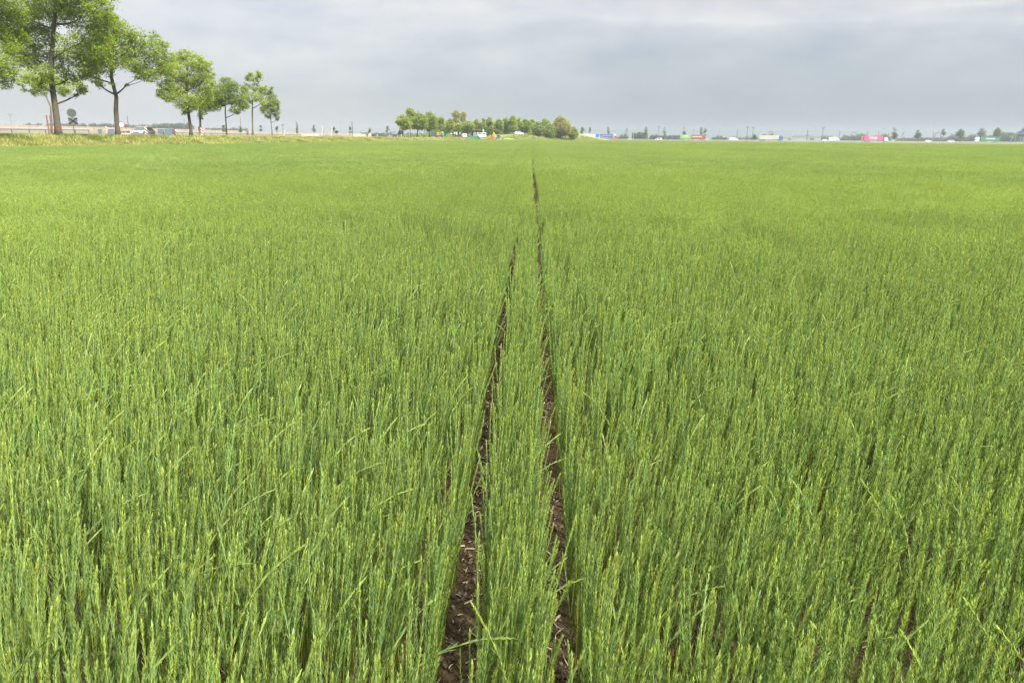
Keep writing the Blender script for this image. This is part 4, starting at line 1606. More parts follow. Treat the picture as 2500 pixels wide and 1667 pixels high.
def lorry(label, loc, heading, cab_m, box_m, trailer_len=13.4, box_h=2.85, bed=1.15, group='lorries and vans on the motorway', cab_len=2.2, cab_h=3.7, kind='box', name='lorry', gap=.7, rigid=False):
    """front towards local +x, nose at x=0; returns root and the x span of the trailer"""
    root = empty(name, loc, heading, label, 'lorry', group)
    W = 2.5
    mb = MB()
    prof = [(-cab_len, .75), (-cab_len, cab_h), (-cab_len + .9, cab_h + .02), (-.35, cab_h * .78), (-.12, cab_h * .70), (0, cab_h * .38), (0, .45), (-.5, .40), (-.6, .9), (-1.6, .9), (-1.7, .75)]
    mb.prism(prof, -W / 2 + .05, W / 2 - .05, [1, .92, .9, .92, .98, 1, 1, 1, 1, 1, 1])
    c = mb.build('cab', cab_m, root)
    mb = MB()
    mb.add([(-.10, -W * .42, cab_h * .68), (-.10, W * .42, cab_h * .68), (.015, W * .44, cab_h * .42), (.015, -W * .44, cab_h * .42)], [(0, 1, 2, 3), ])
    mb.build('windscreen', M_GLASS, c)
    for s in (-1, 1):
        mb = MB()
        y = s * (W / 2 - .04)
        mb.add([(-1.15, y, cab_h * .48), (-.25, y, cab_h * .46), (-.32, y, cab_h * .66), (-1.15, y, cab_h * .66)], [(0, 1, 2, 3)])
        mb.build('side_window', M_GLASS, c)
        mb = MB()
        mb.box((-.05, s * W * .36, .75), (.16, .4, .22))
        mb.build('headlight', M_WHITE, c)
    x1 = -cab_len - gap
    x0 = x1 - trailer_len
    mb = MB()
    mb.box(((x0 + x1) / 2, 0, bed + box_h / 2), (trailer_len, W, box_h))
    if kind == 'container':
        for k in range(int(trailer_len / .55)):
            x = x0 + .3 + k * .55
            for s in (-1, 1):
                mb.box((x, s * (W / 2 + .018), bed + box_h / 2), (.22, .03, box_h * .9))
    t = mb.build('container' if kind == 'container' else 'trailer_box', box_m, root)
    mb = MB()
    for k in range(int(trailer_len / 2.2) + 1):
        mb.box((x0 + .08 + k * (trailer_len - .16) / int(trailer_len / 2.2), 0, bed + box_h / 2), (.09, W + .05, box_h - .1))
    if kind == 'curtain':
        mb.build('curtain_post', box_m, t)
    mb = MB()
    mb.box(((x0 - cab_len) / 2, 0, bed - .17), (-x0 - cab_len + .6, .9, .28))
    mb.build('chassis', M_BLACK, root)
    mb = MB()
    for s in (-1, 1):
        mb.box(((x0 + x1) / 2, s * 1.15, .75), (trailer_len * .38, .05, .5))
    mb.build('side_guard', M_GALV, root)
    ax = [-1.15, -cab_len - 1.2 + gap] + ([x0 + 1.2, x0 + 2.5, x0 + 3.8] if not rigid else [x0 + 1.6])
    for x in ax:
        for s in (-1, 1):
            wheel('wheel', root, x, s * (W / 2 - .16), .5, .3)
    for s in (-1, 1):
        mb = MB()
        mb.box((x0 - .03, s * .95, bed - .05), (.06, .4, .16))
        mb.build('tail_light', M_RED, root)
    return root, t, x0, x1, bed, box_h


def person(label, loc, heading, coat, legs, head_m, pose='stand', group='people working by the road'):
    """one continuous figure grown on a skeleton; 1.76 m tall, facing local -y"""
    sk = {'pel': ((0, 0, .95), .135), 'waist': ((0, 0, 1.12), .125), 'chest': ((0, .01, 1.33), .155), 'neck': ((0, 0, 1.50), .06), 'head': ((0, -.02, 1.60), .085), 'crown': ((0, -.01, 1.70), .085),
          'shl': ((.17, 0, 1.42), .07), 'ell': ((.25, .03, 1.14), .05), 'wrl': ((.24, -.10, .92), .036), 'hal': ((.235, -.14, .84), .038),
          'shr': ((-.17, 0, 1.42), .07), 'elr': ((-.26, .02, 1.15), .05), 'wrr': ((-.22, -.16, .98), .036), 'har': ((-.20, -.22, .93), .038),
          'hil': ((.10, 0, .88), .105), 'knl': ((.11, -.03, .49), .07), 'anl': ((.12, .02, .09), .05), 'tol': ((.13, -.13, .04), .045),
          'hir': ((-.10, 0, .88), .105), 'knr': ((-.12, -.06, .50), .07), 'anr': ((-.14, .05, .09), .05), 'tor': ((-.15, -.10, .04), .045)}
    if pose == 'bend':
        for k in ('chest', 'neck', 'head', 'crown', 'shl', 'shr', 'ell', 'elr', 'wrl', 'wrr', 'hal', 'har', 'waist'):
            p, r = sk[k]
            a = .75
            y, z = p[1], p[2] - .95
            sk[k] = ((p[0], y * math.cos(a) - z * math.sin(a), .95 + y * math.sin(a) + z * math.cos(a)), r)
        for k in ('wrl', 'hal', 'wrr', 'har'):
            p, r = sk[k]
            sk[k] = ((p[0], p[1] + .05, p[2] - .12), r)
    ed = [('pel', 'waist'), ('waist', 'chest'), ('chest', 'neck'), ('neck', 'head'), ('head', 'crown'), ('chest', 'shl'), ('shl', 'ell'), ('ell', 'wrl'), ('wrl', 'hal'), ('chest', 'shr'), ('shr', 'elr'), ('elr', 'wrr'), ('wrr', 'har'),
          ('pel', 'hil'), ('hil', 'knl'), ('knl', 'anl'), ('anl', 'tol'), ('pel', 'hir'), ('hir', 'knr'), ('knr', 'anr'), ('anr', 'tor')]
    nm = list(sk)
    me = bpy.data.meshes.new('person')
    me.from_pydata([sk[k][0] for k in nm], [(nm.index(a), nm.index(b)) for a, b in ed], [])
    o = bpy.data.objects.new('person', me)
    col.objects.link(o)
    sm = o.modifiers.new('skin', 'SKIN')
    sv = me.skin_vertices[0].data if me.skin_vertices else None
    if sv is None:
        bpy.context.view_layer.objects.active = o
        return o
    for k, v in zip(nm, sv):
        v.radius = (sk[k][1], sk[k][1])
        v.use_root = (k == 'pel')
    o.modifiers.new('sub', 'SUBSURF').levels = 1
    dg = bpy.context.evaluated_depsgraph_get()
    fin = bpy.data.meshes.new_from_object(o.evaluated_get(dg))
    o.modifiers.clear()
    o.data = fin
    M_SKIN = bpy.data.materials.get('skin_tone') or mat('skin_tone', (.45, .27, .19), .6, var=.05)
    fin.materials.clear()
    for m in (coat, legs, M_SKIN, M_BLACK):
        fin.materials.append(m)
    hx = sk['head'][0]
    for p in fin.polygons:
        c = p.center
        near_head = (Vector(c) - Vector(hx)).length < .17
        hand = min((Vector(c) - Vector(sk['hal'][0])).length, (Vector(c) - Vector(sk['har'][0])).length) < .07
        p.material_index = 2 if (near_head or hand) else (3 if c[2] < .1 else (1 if c[2] < .93 else 0))
        p.use_smooth = True
    o.location = tuple(map(float, loc))
    o.rotation_euler = (0, 0, heading)
    o['label'], o['category'], o['group'] = label, 'person', group
    mb = MB()
    cr = np.array(sk['crown'][0])
    mb.tube([cr + (0, .01, -.07), cr + (0, .01, -.02), cr + (0, .01, .04), cr + (0, .01, .07)], [.105, .108, .085, .03], 12)
    mb.build('helmet' if head_m is M_WHITE else 'hair', head_m, o)
    return o


# people and machines by the ramp and along the road
def ground_at(px, d):
    p = at(px, d)
    return np.array([p[0], p[1], terrain(p[0], p[1])])


M_COATG = mat('grey_green_coat', (.16, .17, .14), .85, var=.1)
M_DARKB = mat('dark_blue_cloth', (.03, .035, .06), .85, var=.1)
M_WHITEC = mat('white_cloth', (.72, .70, .72), .8, var=.05)
M_HAIR = mat('brown_hair', (.10, .06, .035), .8, var=.1)
CAMH = math.atan2(HD[1], HD[0])


def facing_cam(px):
    r = ray(px, hor_y(px))
    return math.atan2(r[1], r[0])


# ------------------------------------------------------------------ left roadside
p = at(182, 78)
z = terrain(p[0], p[1])
r = empty('road_sign', (p[0], p[1], z), facing_cam(182) - math.pi / 2, 'round grey sign seen from behind above a square board crossed out with black tape', 'road sign')
zc, zb, zt = atz(182, 276.5, 78)[2] - z, atz(182, 299, 78)[2] - z, atz(182, 296.0, 78)[2] - z
mb = MB()
mb.tube([(0, 0, -.2), (0, 0, zc + .35)], .038, 10)
mb.build('pole', M_GALV, r)
mb = MB()
mb.disc((0, -.06, zc), .42, (0, 1, 0), .03, 32)
mb.disc((0, -.085, zc), .42, (0, 1, 0), .03, 32, r_in=.395)
d_ = mb.build('round_plate', M_GREY, r)
mb = MB()
for s in (-.16, .16):
    mb.box((0, -.10, zc + s), (.5, .03, .045))
mb.build('rail', M_GALV, d_)
mb = MB()
mb.box((0.03, -.06, zt), (.80, .03, .63))
b_ = mb.build('square_board', M_GREY, r)
for s in (-1, 1):
    mb = MB()
    mb.box((.03, -.085 - .004 * s, zt), (1.0, .012, .085), np.array(Matrix.Rotation(s * math.atan2(.63, .80), 3, 'Y')))
    mb.build('black_tape', M_BLACK, b_)

# small red marker post by the thick trunk
p = at(151.5, 74)
z = terrain(p[0], p[1])
r = empty('marker_post', (p[0], p[1], z), facing_cam(152) - math.pi / 2, 'dark post with a red reflector at the foot of the thickest trunk', 'post')
mb = MB()
mb.tube([(0, 0, -.2), (0, 0, atz(151, 304, 74)[2] - z)], .04, 8)
mb.build('post', M_STEELD, r)
mb = MB()
mb.box((-.04, -.05, atz(151, 313, 74)[2] - z), (.14, .03, .36))
mb.build('reflector', M_RED, r)


def striped_mat():
    m = bpy.data.materials.new('red_white_stripes')
    m.use_nodes = True
    t = m.node_tree
    p_ = t.nodes['Principled BSDF']
    p_.inputs['Roughness'].default_value = .45
    tc = nd(t, 'ShaderNodeTexCoord')
    sp = nd(t, 'ShaderNodeSeparateXYZ')
    t.links.new(tc.outputs['Object'], sp.inputs[0])
    a = nd(t, 'ShaderNodeMath', operation='ADD')
    t.links.new(sp.outputs['X'], a.inputs[0])
    t.links.new(sp.outputs['Z'], a.inputs[1])
    b = nd(t, 'ShaderNodeMath', operation='MULTIPLY', i_1=2.6)
    t.links.new(a.outputs[0], b.inputs[0])
    c = nd(t, 'ShaderNodeMath', operation='FRACT')
    t.links.new(b.outputs[0], c.inputs[0])
    rr = ramp(t, [(0.0, (.24, .018, .022)), (.5, (.45, .44, .44))], 'CONSTANT')
    t.links.new(c.outputs[0], rr.inputs[0])
    t.links.new(rr.outputs[0], p_.inputs['Base Color'])
    return m


M_STRIPE = striped_mat()
GRB = 'red and white marker boards along the side road'
boards = [
    (262, 309, 324, 122, 0, 'red and white striped board left of the forked tree trunk'), (357, 308, 331, 97, 0, 'red and white striped board directly in front of the silver car'),
    (425, 313, 331, 108, 0, 'red and white striped board right of the blue grey barriers'), (494, 311, 331, 104, 0, 'red and white striped board in front of the red brown wrapped trunk'),
    (605, 316, 330, 132, 0, 'dark red striped board left of the airy pale tree'), (695, 318, 331, 150, .1, 'red and white striped board below the forked lamp mast'),
    (806, 324, 332, 200, .35, 'tilted striped board in front of the white trestle sign'), (849, 326, 332, 214, 0, 'striped board right of the white trestle sign'),
    (885, 329, 334, 232, 0, 'tiny striped board left of the two people'), (921, 329, 334, 245, .3, 'tiny tilted striped board right of the two people'),
    (950, 330, 335, 262, .5, 'tilted striped board left of the dark roofed house'), (980, 331, 335, 280, .3, 'farthest striped board under the plum coloured tree'),
]
for q, (px, y0, y1, d, tilt, lab) in enumerate(boards):
    p = at(px, d)
    z = terrain(p[0], p[1])
    zt_, zb_ = atz(px, y0, d)[2], max(atz(px, y1, d)[2], z + .12)
    rr = empty('marker_board', (p[0], p[1], z), facing_cam(px) - math.pi / 2 + .12 * (q % 3), lab, 'marker board', GRB)
    hgt = max(.6, zt_ - zb_)
    mb = MB()
    mb.box((0, 0, 0), (.27, .025, hgt), taper=(1, 1))
    mb.box((0, .02, 0), (.31, .02, hgt + .04))
    b_ = mb.build('striped_panel', M_STRIPE, rr)
    b_.location = (0, 0, zb_ - z + hgt / 2)
    b_.rotation_euler = (0, tilt, 0)
    mb = MB()
    mb.box((0, .03, .06), (.55, .38, .12), taper=(.8, .8))
    mb.build('foot', M_BLACK, rr)
    mb = MB()
    mb.tube([(0, .04, .1), (0, .04, zb_ - z + .2)], .025, 8)
    mb.build('post', M_GALV, rr)

# round red ringed prohibition sign with two red plates beneath
p = at(299, 98)
z = terrain(p[0], p[1])
r = empty('traffic_sign', (p[0], p[1], z), facing_cam(299) - math.pi / 2, 'round white traffic sign with red ring beside the forked tree trunk', 'traffic sign')
zc = atz(299, 305, 98)[2] - z
mb = MB()
mb.tube([(0, .05, -.2), (0, .05, zc)], .035, 8)
mb.build('pole', M_GALV, r)
mb = MB()
mb.disc((0, 0, zc), .36, (0, 1, 0), .03, 28)
f_ = mb.build('face', M_WHITE, r)
mb = MB()
mb.disc((0, -.02, zc), .385, (0, 1, 0), .02, 28, r_in=.27)
mb.build('red_ring', mat('ring_red', (.40, .06, .06), .5, var=.05), f_)
mb = MB()
mb.box((-.03, -.025, zc + .05), (.20, .012, .05), np.array(Matrix.Rotation(.5, 3, 'Y')))
mb.box((.05, -.025, zc - .04), (.05, .012, .14), np.array(Matrix.Rotation(-.3, 3, 'Y')))
mb.build('black_symbol', M_BLACK, f_)
for px, lab in ((300.5, 'red plate on the low barrier under the round traffic sign'), (314, 'red plate on the low barrier next to the front of the silver car')):
    p = at(px, 104)
    z = terrain(p[0], p[1])
    rr = empty('barrier_plate', (p[0], p[1], z), facing_cam(px) - math.pi / 2, lab, 'barrier', 'red plates on the road barrier')
    zc = atz(px, 322.5, 104)[2] - z
    mb = MB()
    mb.box((0, 0, zc), (.42, .04, .26))
    mb.build('red_plate', M_RED, rr)
    mb = MB()
    for s in (-.5, .5):
        mb.tube([(s * .3, .03, -.1), (s * .3, .03, zc + .05)], .025, 6)
    mb.build('support', M_GALV, rr)
    mb = MB()
    mb.box((0, .02, zc - .26), (.62, .03, .10))
    mb.build('white_rail', M_WHITE, rr)

# silver car
p = at(349, 105)
gz = float(plateau(p[1])) - .02
v = np.array([p[0], p[1]]) / np.hypot(p[0], p[1])
hd_car = math.atan2(-v[1] * math.cos(math.radians(24)) + (-v[0]) * math.sin(math.radians(24)) * 0, -v[0])
base_ang = math.atan2(-v[1], -v[0])
CARS = car('silver hatchback with yellow number plate driving towards the camera on the side road', 'car', None, (p[0], p[1], terrain(p[0], p[1]) + .02), base_ang - math.radians(24), M_SILVER, 4.1, 1.72, 1.50, 'hatch', M_PLATE, 'silver_car')

# blue grey barrier panels
GP = 'blue grey site barriers beside the side road'
for x0, x1, d, lab in ((263, 280, 128, 'blue grey barrier panel between the striped board and the forked tree'), (240, 250, 126, 'dark blue grey barrier panel where the guard rail ends'), (386, 401, 124, 'blue grey barrier panel right of the silver car'), (403, 422, 124, 'blue grey barrier panel left of a striped board')):
    cx = (x0 + x1) / 2
    p = at(cx, d)
    z = terrain(p[0], p[1])
    rr = empty('site_barrier', (p[0], p[1], z), facing_cam(cx) - math.pi / 2, lab, 'barrier', GP)
    w, zt_ = (x1 - x0) * sz(d), atz(cx, 315.5, d)[2] - z
    mb = MB()
    mb.box((0, 0, (zt_ + .25) / 2), (w - .08, .04, zt_ - .25))
    mb.build('panel', M_PANELB, rr)
    mb = MB()
    for s in (-1, 1):
        mb.tube([(s * w / 2, 0, -.1), (s * w / 2, 0, zt_ + .05)], .03, 6)
    mb.tube([(-w / 2, 0, zt_), (w / 2, 0, zt_)], .025, 6)
    mb.build('frame', M_GALV, rr)
# an orange cone and a green post
p = at(434, 110)
z = terrain(p[0], p[1])
rr = empty('traffic_cone', (p[0], p[1], z), 0, 'orange traffic cone right of a striped board', 'traffic cone')
mb = MB()
mb.box((0, 0, .03), (.42, .42, .06))
mb.build('base', M_BLACK, rr)
mb = MB()
mb.tube([(0, 0, .06), (0, 0, .42), (0, 0, .78)], [.17, .10, .03], 14)
mb.build('cone', M_ORANGE, rr)
p = at(430, 112)
z = terrain(p[0], p[1])
rr = empty('green_post', (p[0], p[1], z), 0, 'short green post behind the orange cone', 'post')
mb = MB()
mb.tube([(0, 0, -.1), (0, 0, 1.05)], [.07, .07], 10)
mb.build('post', M_GREEN, rr)
mb = MB()
mb.tube([(0, 0, 1.05), (0, 0, 1.13)], [.08, .03], 10)
mb.build('cap', M_WHITE, rr)

# guard rail along the far side of the side road, parallel to the tracks
def along(lat_x, Y0, Y1, n):
    return [np.array([lat_x, y]) for y in np.linspace(Y0, Y1, n)]


def guard_rail(label, x, Y0, Y1, z0, z1, hts, m, post_every):
    rr = empty('guard_rail', (x, Y0, 0), 0, label, 'guard rail', 'guard rails along the roads')
    n = int((Y1 - Y0) / post_every)
    mb = MB()
    for k in range(n):
        ya, yb = k * post_every, (k + 1) * post_every
        za, zb_ = z0 + (z1 - z0) * ya / (Y1 - Y0), z0 + (z1 - z0) * yb / (Y1 - Y0)
        for lo, hi in hts:
            mb.add([(0, ya + .03, za + lo), (0, yb - .03, zb_ + lo), (.07, yb - .03, zb_ + (lo * .6 + hi * .4)), (.07, ya + .03, za + (lo * .6 + hi * .4)), (0.0, yb - .03, zb_ + hi), (0, ya + .03, za + hi), (-.05, ya + .03, za + hi), (-.05, yb - .03, zb_ + hi), (-.05, ya + .03, za + lo), (-.05, yb - .03, zb_ + lo)],
                   [(0, 1, 2, 3), (3, 2, 4, 5), (5, 4, 7, 6), (6, 7, 9, 8), (8, 9, 1, 0), (0, 3, 5, 6), (0, 6, 8), (1, 9, 7), (1, 7, 4, 2)])
    mb.build('rail_beam', m, rr, kind='stuff')
    mb = MB()
    for k in range(0, n + 1):
        y = k * post_every
        za = z0 + (z1 - z0) * y / (Y1 - Y0)
        mb.box((-.10, y, za + hts[-1][1] / 2 - .25), (.09, .09, hts[-1][1] + .5))
    mb.build('rail_posts', M_STEELD, rr, kind='stuff')
    return rr


XR_ = at(0, 112)[0]
guard_rail('pale grey crash barrier behind the leftmost trees', XR_, 85, 136, 1.55, 1.62, [(.42, .86)], M_CONC, 4.0)
guard_rail('long pale crash barrier behind the blue grey site barriers', XR_ - 4, 150, 330, 1.55, 1.2, [(.38, .80)], M_CONC, 4.0)

# beige barrier wall on the far embankment
xw = at(0, 205)[0]
rr = empty('barrier_wall', (xw, 150, 0), 0, 'long beige panelled wall along the embankment behind the roadside trees', 'wall')
mb = MB()
mb2 = MB()
n = 130
for k in range(n):
    ya, yb = k * 4.0, (k + 1) * 4.0
    zt_ = 3.85 - .0012 * ya
    zb_ = 2.2 - .0014 * ya
    mb.box((0, (ya + yb) / 2, (zt_ + zb_) / 2), (.16, 3.72, zt_ - zb_))
    mb2.box((.03, yb, (zt_ + zb_) / 2 - .08), (.30, .30, zt_ - zb_ - .05))
mb.build('wall_panel', M_WALL, rr, kind='stuff')
mb2.build('wall_posts', mat('wall_post', (.22, .18, .135), .9, var=.1), rr, kind='stuff')


# masts, lamps
def mast(label, px, y0, d, kind='pole', group='masts and poles along the roads', r_=.10, m=None, width=14, name='mast'):
    p = at(px, d)
    z = terrain(p[0], p[1])
    hgt = atz(px, y0, d)[2] - z
    rr = empty(name, (p[0], p[1], z), facing_cam(px) - math.pi / 2, label, 'mast', group)
    m = m or M_STEELD
    mb = MB()
    mb.tube([(0, 0, -.3), (0, 0, hgt)], [r_ * 1.3, r_ * .8], 8)
    mb.build('pole', m, rr)
    w = width * sz(d) / 2
    if kind == 'fork':
        for s in (-1, 1):
            mb = MB()
            mb.tube([(0, 0, hgt - w * 1.1), (s * w * .7, 0, hgt - w * .5), (s * w, 0, hgt + w * .3)], r_ * .7, 6)
            mb.build('arm', m, rr)
        mb = MB()
        mb.tube([(-w, 0, hgt - w * .1), (w, 0, hgt - w * .1)], r_ * .5, 6)
        mb.build('crossbar', m, rr)
    elif kind == 'tee':
        mb = MB()
        mb.box((0, 0, hgt), (2 * w, .25, .3))
        mb.build('lamp_head', m, rr)
    elif kind == 'lamp':
        for s in (-1, 1):
            mb = MB()
            mb.tube([(0, 0, hgt - .3), (s * w * .5, 0, hgt + .05), (s * w, 0, hgt)], r_ * .5, 6)
            a_ = mb.build('arm', m, rr)
            mb = MB()
            mb.box((s * w * .9, 0, hgt - .06), (w * .5, .25, .14), taper=(.8, .8))
            mb.build('lamp_head', m, a_)
    elif kind == 'cat':
        mb = MB()
        mb.tube([(0, 0, hgt * .78), (w * 1.4, 0, hgt * .86)], r_ * .5, 6)
        mb.tube([(0, 0, hgt * .92), (w * 1.4, 0, hgt * .86)], r_ * .4, 6)
        mb.build('bracket', m, rr)
        mb = MB()
        mb.tube([(w * 1.1, 0, hgt * .86), (w * 1.1, 0, hgt * .74)], r_ * .7, 6)
        mb.build('insulator', m, rr)
    return rr


M_PALEST = mat('pale_pole', (.22, .23, .24), .5, .3, var=.08)
mast('thin mast with crossarms far behind the leftmost trees', 32, 279, 420, 'fork', width=8)
mast('faint mast far left above the wall', 40, 286, 470, 'pole', m=M_PALEST)
mast('dark pole standing behind the silver car', 316, 284, 280, 'pole', r_=.13)
mast('dark pole between the car and the tall rounded tree', 453, 288, 300, 'pole', r_=.10)
mast('dark pole between two slim roadside trunks', 590, 288, 330, 'pole', r_=.12)
mast('forked mast right of the small egg shaped tree', 692, 304, 300, 'fork', width=7, r_=.1)
mast('lattice mast with bracket above a thin sapling', 725, 297, 340, 'cat', width=5, r_=.16)
mast('tall pale double headed lamp post right of the white trestle sign', 833, 290, 300, 'lamp', r_=.07, m=M_PALEST, width=10)
mast('dark pole left of the two people', 861, 297, 340, 'pole', r_=.20)
mast('grey post in front of the grove beside its broadest crown', 1000, 308, 250, 'pole', r_=.06, m=M_GALV)

# white trestle sign: two A frames with a lattice board between
d = 235
M_TRES = mat('trestle_paint', (.28, .28, .275), .5, var=.05)
p = at(800, d)
z = terrain(p[0], p[1])
rr = empty('trestle_sign', (p[0], p[1], z), facing_cam(800) - math.pi / 2, 'large white sign frame on two trestles beyond the roadside bank', 'sign frame')
s = sz(d)
zt_ = atz(800, 311, d)[2] - z
for cx in (-11.5 * s, 11.5 * s):
    mb = MB()
    mb.tube([(cx - 3.2 * s, -.6, 0), (cx, 0, zt_)], .14, 8)
    mb.tube([(cx + 3.2 * s, .6, 0), (cx, 0, zt_)], .14, 8)
    mb.box((cx, 0, zt_), (.75, .4, .34))
    mb.build('trestle', M_TRES, rr)
mb = MB()
for k in range(5):
    mb.box((0, 0, zt_ - .15 - k * .28), (22 * s, .05, .09))
f_ = mb.build('lattice_board', mat('cream_board', (.24, .235, .20), .6, var=.06), rr)
mb = MB()
for k in range(8):
    mb.box((-10 * s + k * 20 * s / 7, .05, zt_ - .65), (.07, .05, 1.3))
mb.build('lattice_bars', M_CONC, f_)
# low pale road barriers
M_VANW0 = mat('pale_grey_paint', (.26, .26, .255), .5, var=.05)
M_CREAM = mat('cream_barrier', (.26, .245, .175), .7, var=.08)
for x0, x1, y0, d, m, lab in ((736, 780, 327.3, 225, M_VANW0, 'long low white concrete barrier left of the white trestle sign'), (861, 902, 327.0, 250, M_CREAM, 'cream coloured low barrier behind the two people')):
    cx = (x0 + x1) / 2
    p = at(cx, d)
    z = terrain(p[0], p[1])
    rr = empty('road_barrier', (p[0], p[1], z), facing_cam(cx) - math.pi / 2, lab, 'barrier')
    w, hh = (x1 - x0) * sz(d), max(.42, atz(cx, y0, d)[2] - z)
    k = 4
    for q in range(k):
        mb = MB()
        mb.box((-w / 2 + (q + .5) * w / k, 0, hh / 2), (w / k - .06, .5, hh), taper=(1, .45))
        mb.build('barrier_block', m, rr)

person('person in white clothes standing on the road left of the grove', ground_at(904, 232), CAMH + 1.2, M_WHITEC, M_WHITEC, M_HAIR)
person('person in dark trousers bending down beside the person in white', ground_at(896, 234), CAMH - 1.0, M_COATG, M_DARKB, M_HAIR, 'bend')
person('person with white helmet and dark trousers on the overpass ramp', ground_at(1226, 300), CAMH + .4, M_COATG, M_DARKB, M_WHITE)

# dark roofed house
d = 420
p = at(961, d)
z = terrain(p[0], p[1])
rr = empty('farm_house', (p[0], p[1], 0), facing_cam(961) - math.pi / 2 + .2, 'low house with dark slate roof left of the central grove', 'house')
zt_ = atz(961, 321, d)[2]
mb = MB()
mb.box((0, 0, 1.3), (15 * sz(d), 6, 2.6))
w_ = mb.build('wall', M_BRICKW, rr)
mb = MB()
hw = 8.2 * sz(d)
mb.add([(-hw, -3.4, 2.5), (hw, -3.4, 2.5), (hw, 3.4, 2.5), (-hw, 3.4, 2.5), (-hw * .72, 0, zt_), (hw * .80, 0, zt_)], [(0, 1, 5, 4), (2, 3, 4, 5), (1, 2, 5), (3, 0, 4), (3, 2, 1, 0)])
mb.build('roof', M_ROOF, rr)
for q in (-.5, 0, .5):
    mb = MB()
    mb.box((q * hw, -3.02, 1.5), (.9, .05, 1.1))
    mb.build('window', M_GLASS, rr)

# lorry with orange and green parts under the grove
p = ground_at(1068, 285)
rr = empty('crane_lorry', p, math.pi + .05, 'orange and dark green work lorry under the trees', 'lorry')
s = sz(285)
mb = MB()
mb.box((10 * s, 0, 1.6), (13 * s, 2.2, 1.9), taper=(.95, .95))
mb.build('body', mat('dark_green_body', (.02, .08, .04), .6, var=.15), rr)
mb = MB()
mb.box((-2 * s, 0, 1.75), (6.5 * s, 2.1, 1.0), taper=(.9, .9))
mb.build('engine_cover', mat('faded_red', (.45, .14, .07), .6, var=.15), rr)
mb = MB()
mb.box((-8.5 * s, 0, 1.8), (4.5 * s, 2.2, 1.2), taper=(.9, .95))
mb.build('cab', M_ORANGE, rr)
mb = MB()
mb.box((11 * s, -.9, 2.75), (3 * s, .3, .45))
mb.build('beacon_board', M_ORANGE, rr)
mb = MB()
mb.box((0, 0, .75), (30 * s, 1.6, .3))
mb.build('chassis', M_BLACK, rr)
for x in (-9 * s, -4 * s, 8 * s, 12 * s):
    for y in (-1.0, 1.0):
        wheel('wheel', rr, x, y, .52, .3)
p = ground_at(1080, 282)
rr = empty('green_silo', p, .1, 'bright green upright hopper beside the orange work lorry', 'hopper')
mb = MB()
mb.tube([(0, 0, 1.3), (0, 0, 1.7), (0, 0, 2.5), (0, 0, 3.0)], [.45, .70, .66, .30], 14)
mb.build('hopper', M_GREEN, rr)
for a in range(4):
    mb = MB()
    c_, s_ = math.cos(a * 1.57 + .7), math.sin(a * 1.57 + .7)
    mb.tube([(c_ * .6, s_ * .6, 0), (c_ * .5, s_ * .5, 1.5)], .07, 6)
    mb.build('leg', mat('pink_grey_leg', (.45, .33, .33), .6, var=.1) if a == 0 else M_GALV, rr)

# green covered skips on orange bases
for px0, px1, y0, y1, d, lab in ((1089, 1105, 329.5, 341, 268, 'skip with bright green cover and orange base in front of the grove'), (1146, 1158, 330, 340, 276, 'skip with green cover and orange base behind the green van')):
    cx = (px0 + px1) / 2
    p = ground_at(cx, d)
    s = sz(d)
    rr = empty('covered_skip', p, facing_cam(cx) - math.pi / 2, lab, 'skip', 'green and orange skips')
    w, hh = (px1 - px0) * s, max(1.5, (y1 - y0) * s)
    mb = MB()
    mb.add([(-w * .40, -.7, .12), (w * .40, -.7, .12), (w * .40, .7, .12), (-w * .40, .7, .12), (-w * .5, -.85, hh * .42), (w * .5, -.85, hh * .42), (w * .5, .85, hh * .42), (-w * .5, .85, hh * .42)], [(0, 3, 2, 1), (4, 5, 6, 7), (0, 1, 5, 4), (1, 2, 6, 5), (2, 3, 7, 6), (3, 0, 4, 7)])
    mb.build('skip_body', M_ORANGE, rr)
    mb = MB()
    prof = [(-w * .5, hh * .44), (-w * .5, hh * .74), (-w * .40, hh * .92), (-w * .2, hh), (w * .2, hh), (w * .40, hh * .92), (w * .5, hh * .74), (w * .5, hh * .44)]
    mb.prism(prof, -.86, .86)
    mb.build('tarpaulin_cover', M_GREEN, rr)
    mb = MB()
    for sx in (-1, 1):
        mb.box((sx * w * .3, 0, .06), (.14, 1.3, .12))
    mb.build('runner', M_BLACK, rr)

GV = 'vehicles parked by the overpass ramp'
M_VANW = mat('off_white_paint', (.50, .50, .50), .4, var=.04)
M_CARG = mat('green_car_paint', (.025, .13, .055), .4, var=.05)
M_CARD = mat('plum_car_paint', (.05, .035, .06), .35, .3, var=.05)
car('white hatchback seen from behind in front of the grove', 'car', GV, ground_at(1133, 292), facing_cam(1133) + .15, M_VANW, 4.0, 1.72, 1.62, 'hatch')
car('dark plum car between the white hatchback and the green van', 'car', GV, ground_at(1143, 298), facing_cam(1143) + .3, M_CARD, 4.0, 1.7, 1.45, 'hatch')
car('bright green van facing right in front of the grove', 'van', GV, ground_at(1163, 284), CAMH - 1.45, M_CARG, 3.9, 1.75, 1.75, 'van', name='green_van')
car('white van facing the camera behind the green van', 'van', GV, ground_at(1167, 300), facing_cam(1167) + math.pi + .55, M_VANW, 4.4, 1.85, 2.0, 'van', name='white_van')
car('small white van seen from behind right of the other white van', 'van', GV, ground_at(1178, 308), facing_cam(1178) + .35, M_VANW, 4.0, 1.75, 1.9, 'van', name='white_van')
p = ground_at(1266, 338)
car('white car driving on the overpass ramp', 'car', GV, (p[0], p[1], p[2] + .05), CAMH - 1.0, M_VANW, 4.3, 1.75, 1.5, 'hatch', name='white_car')
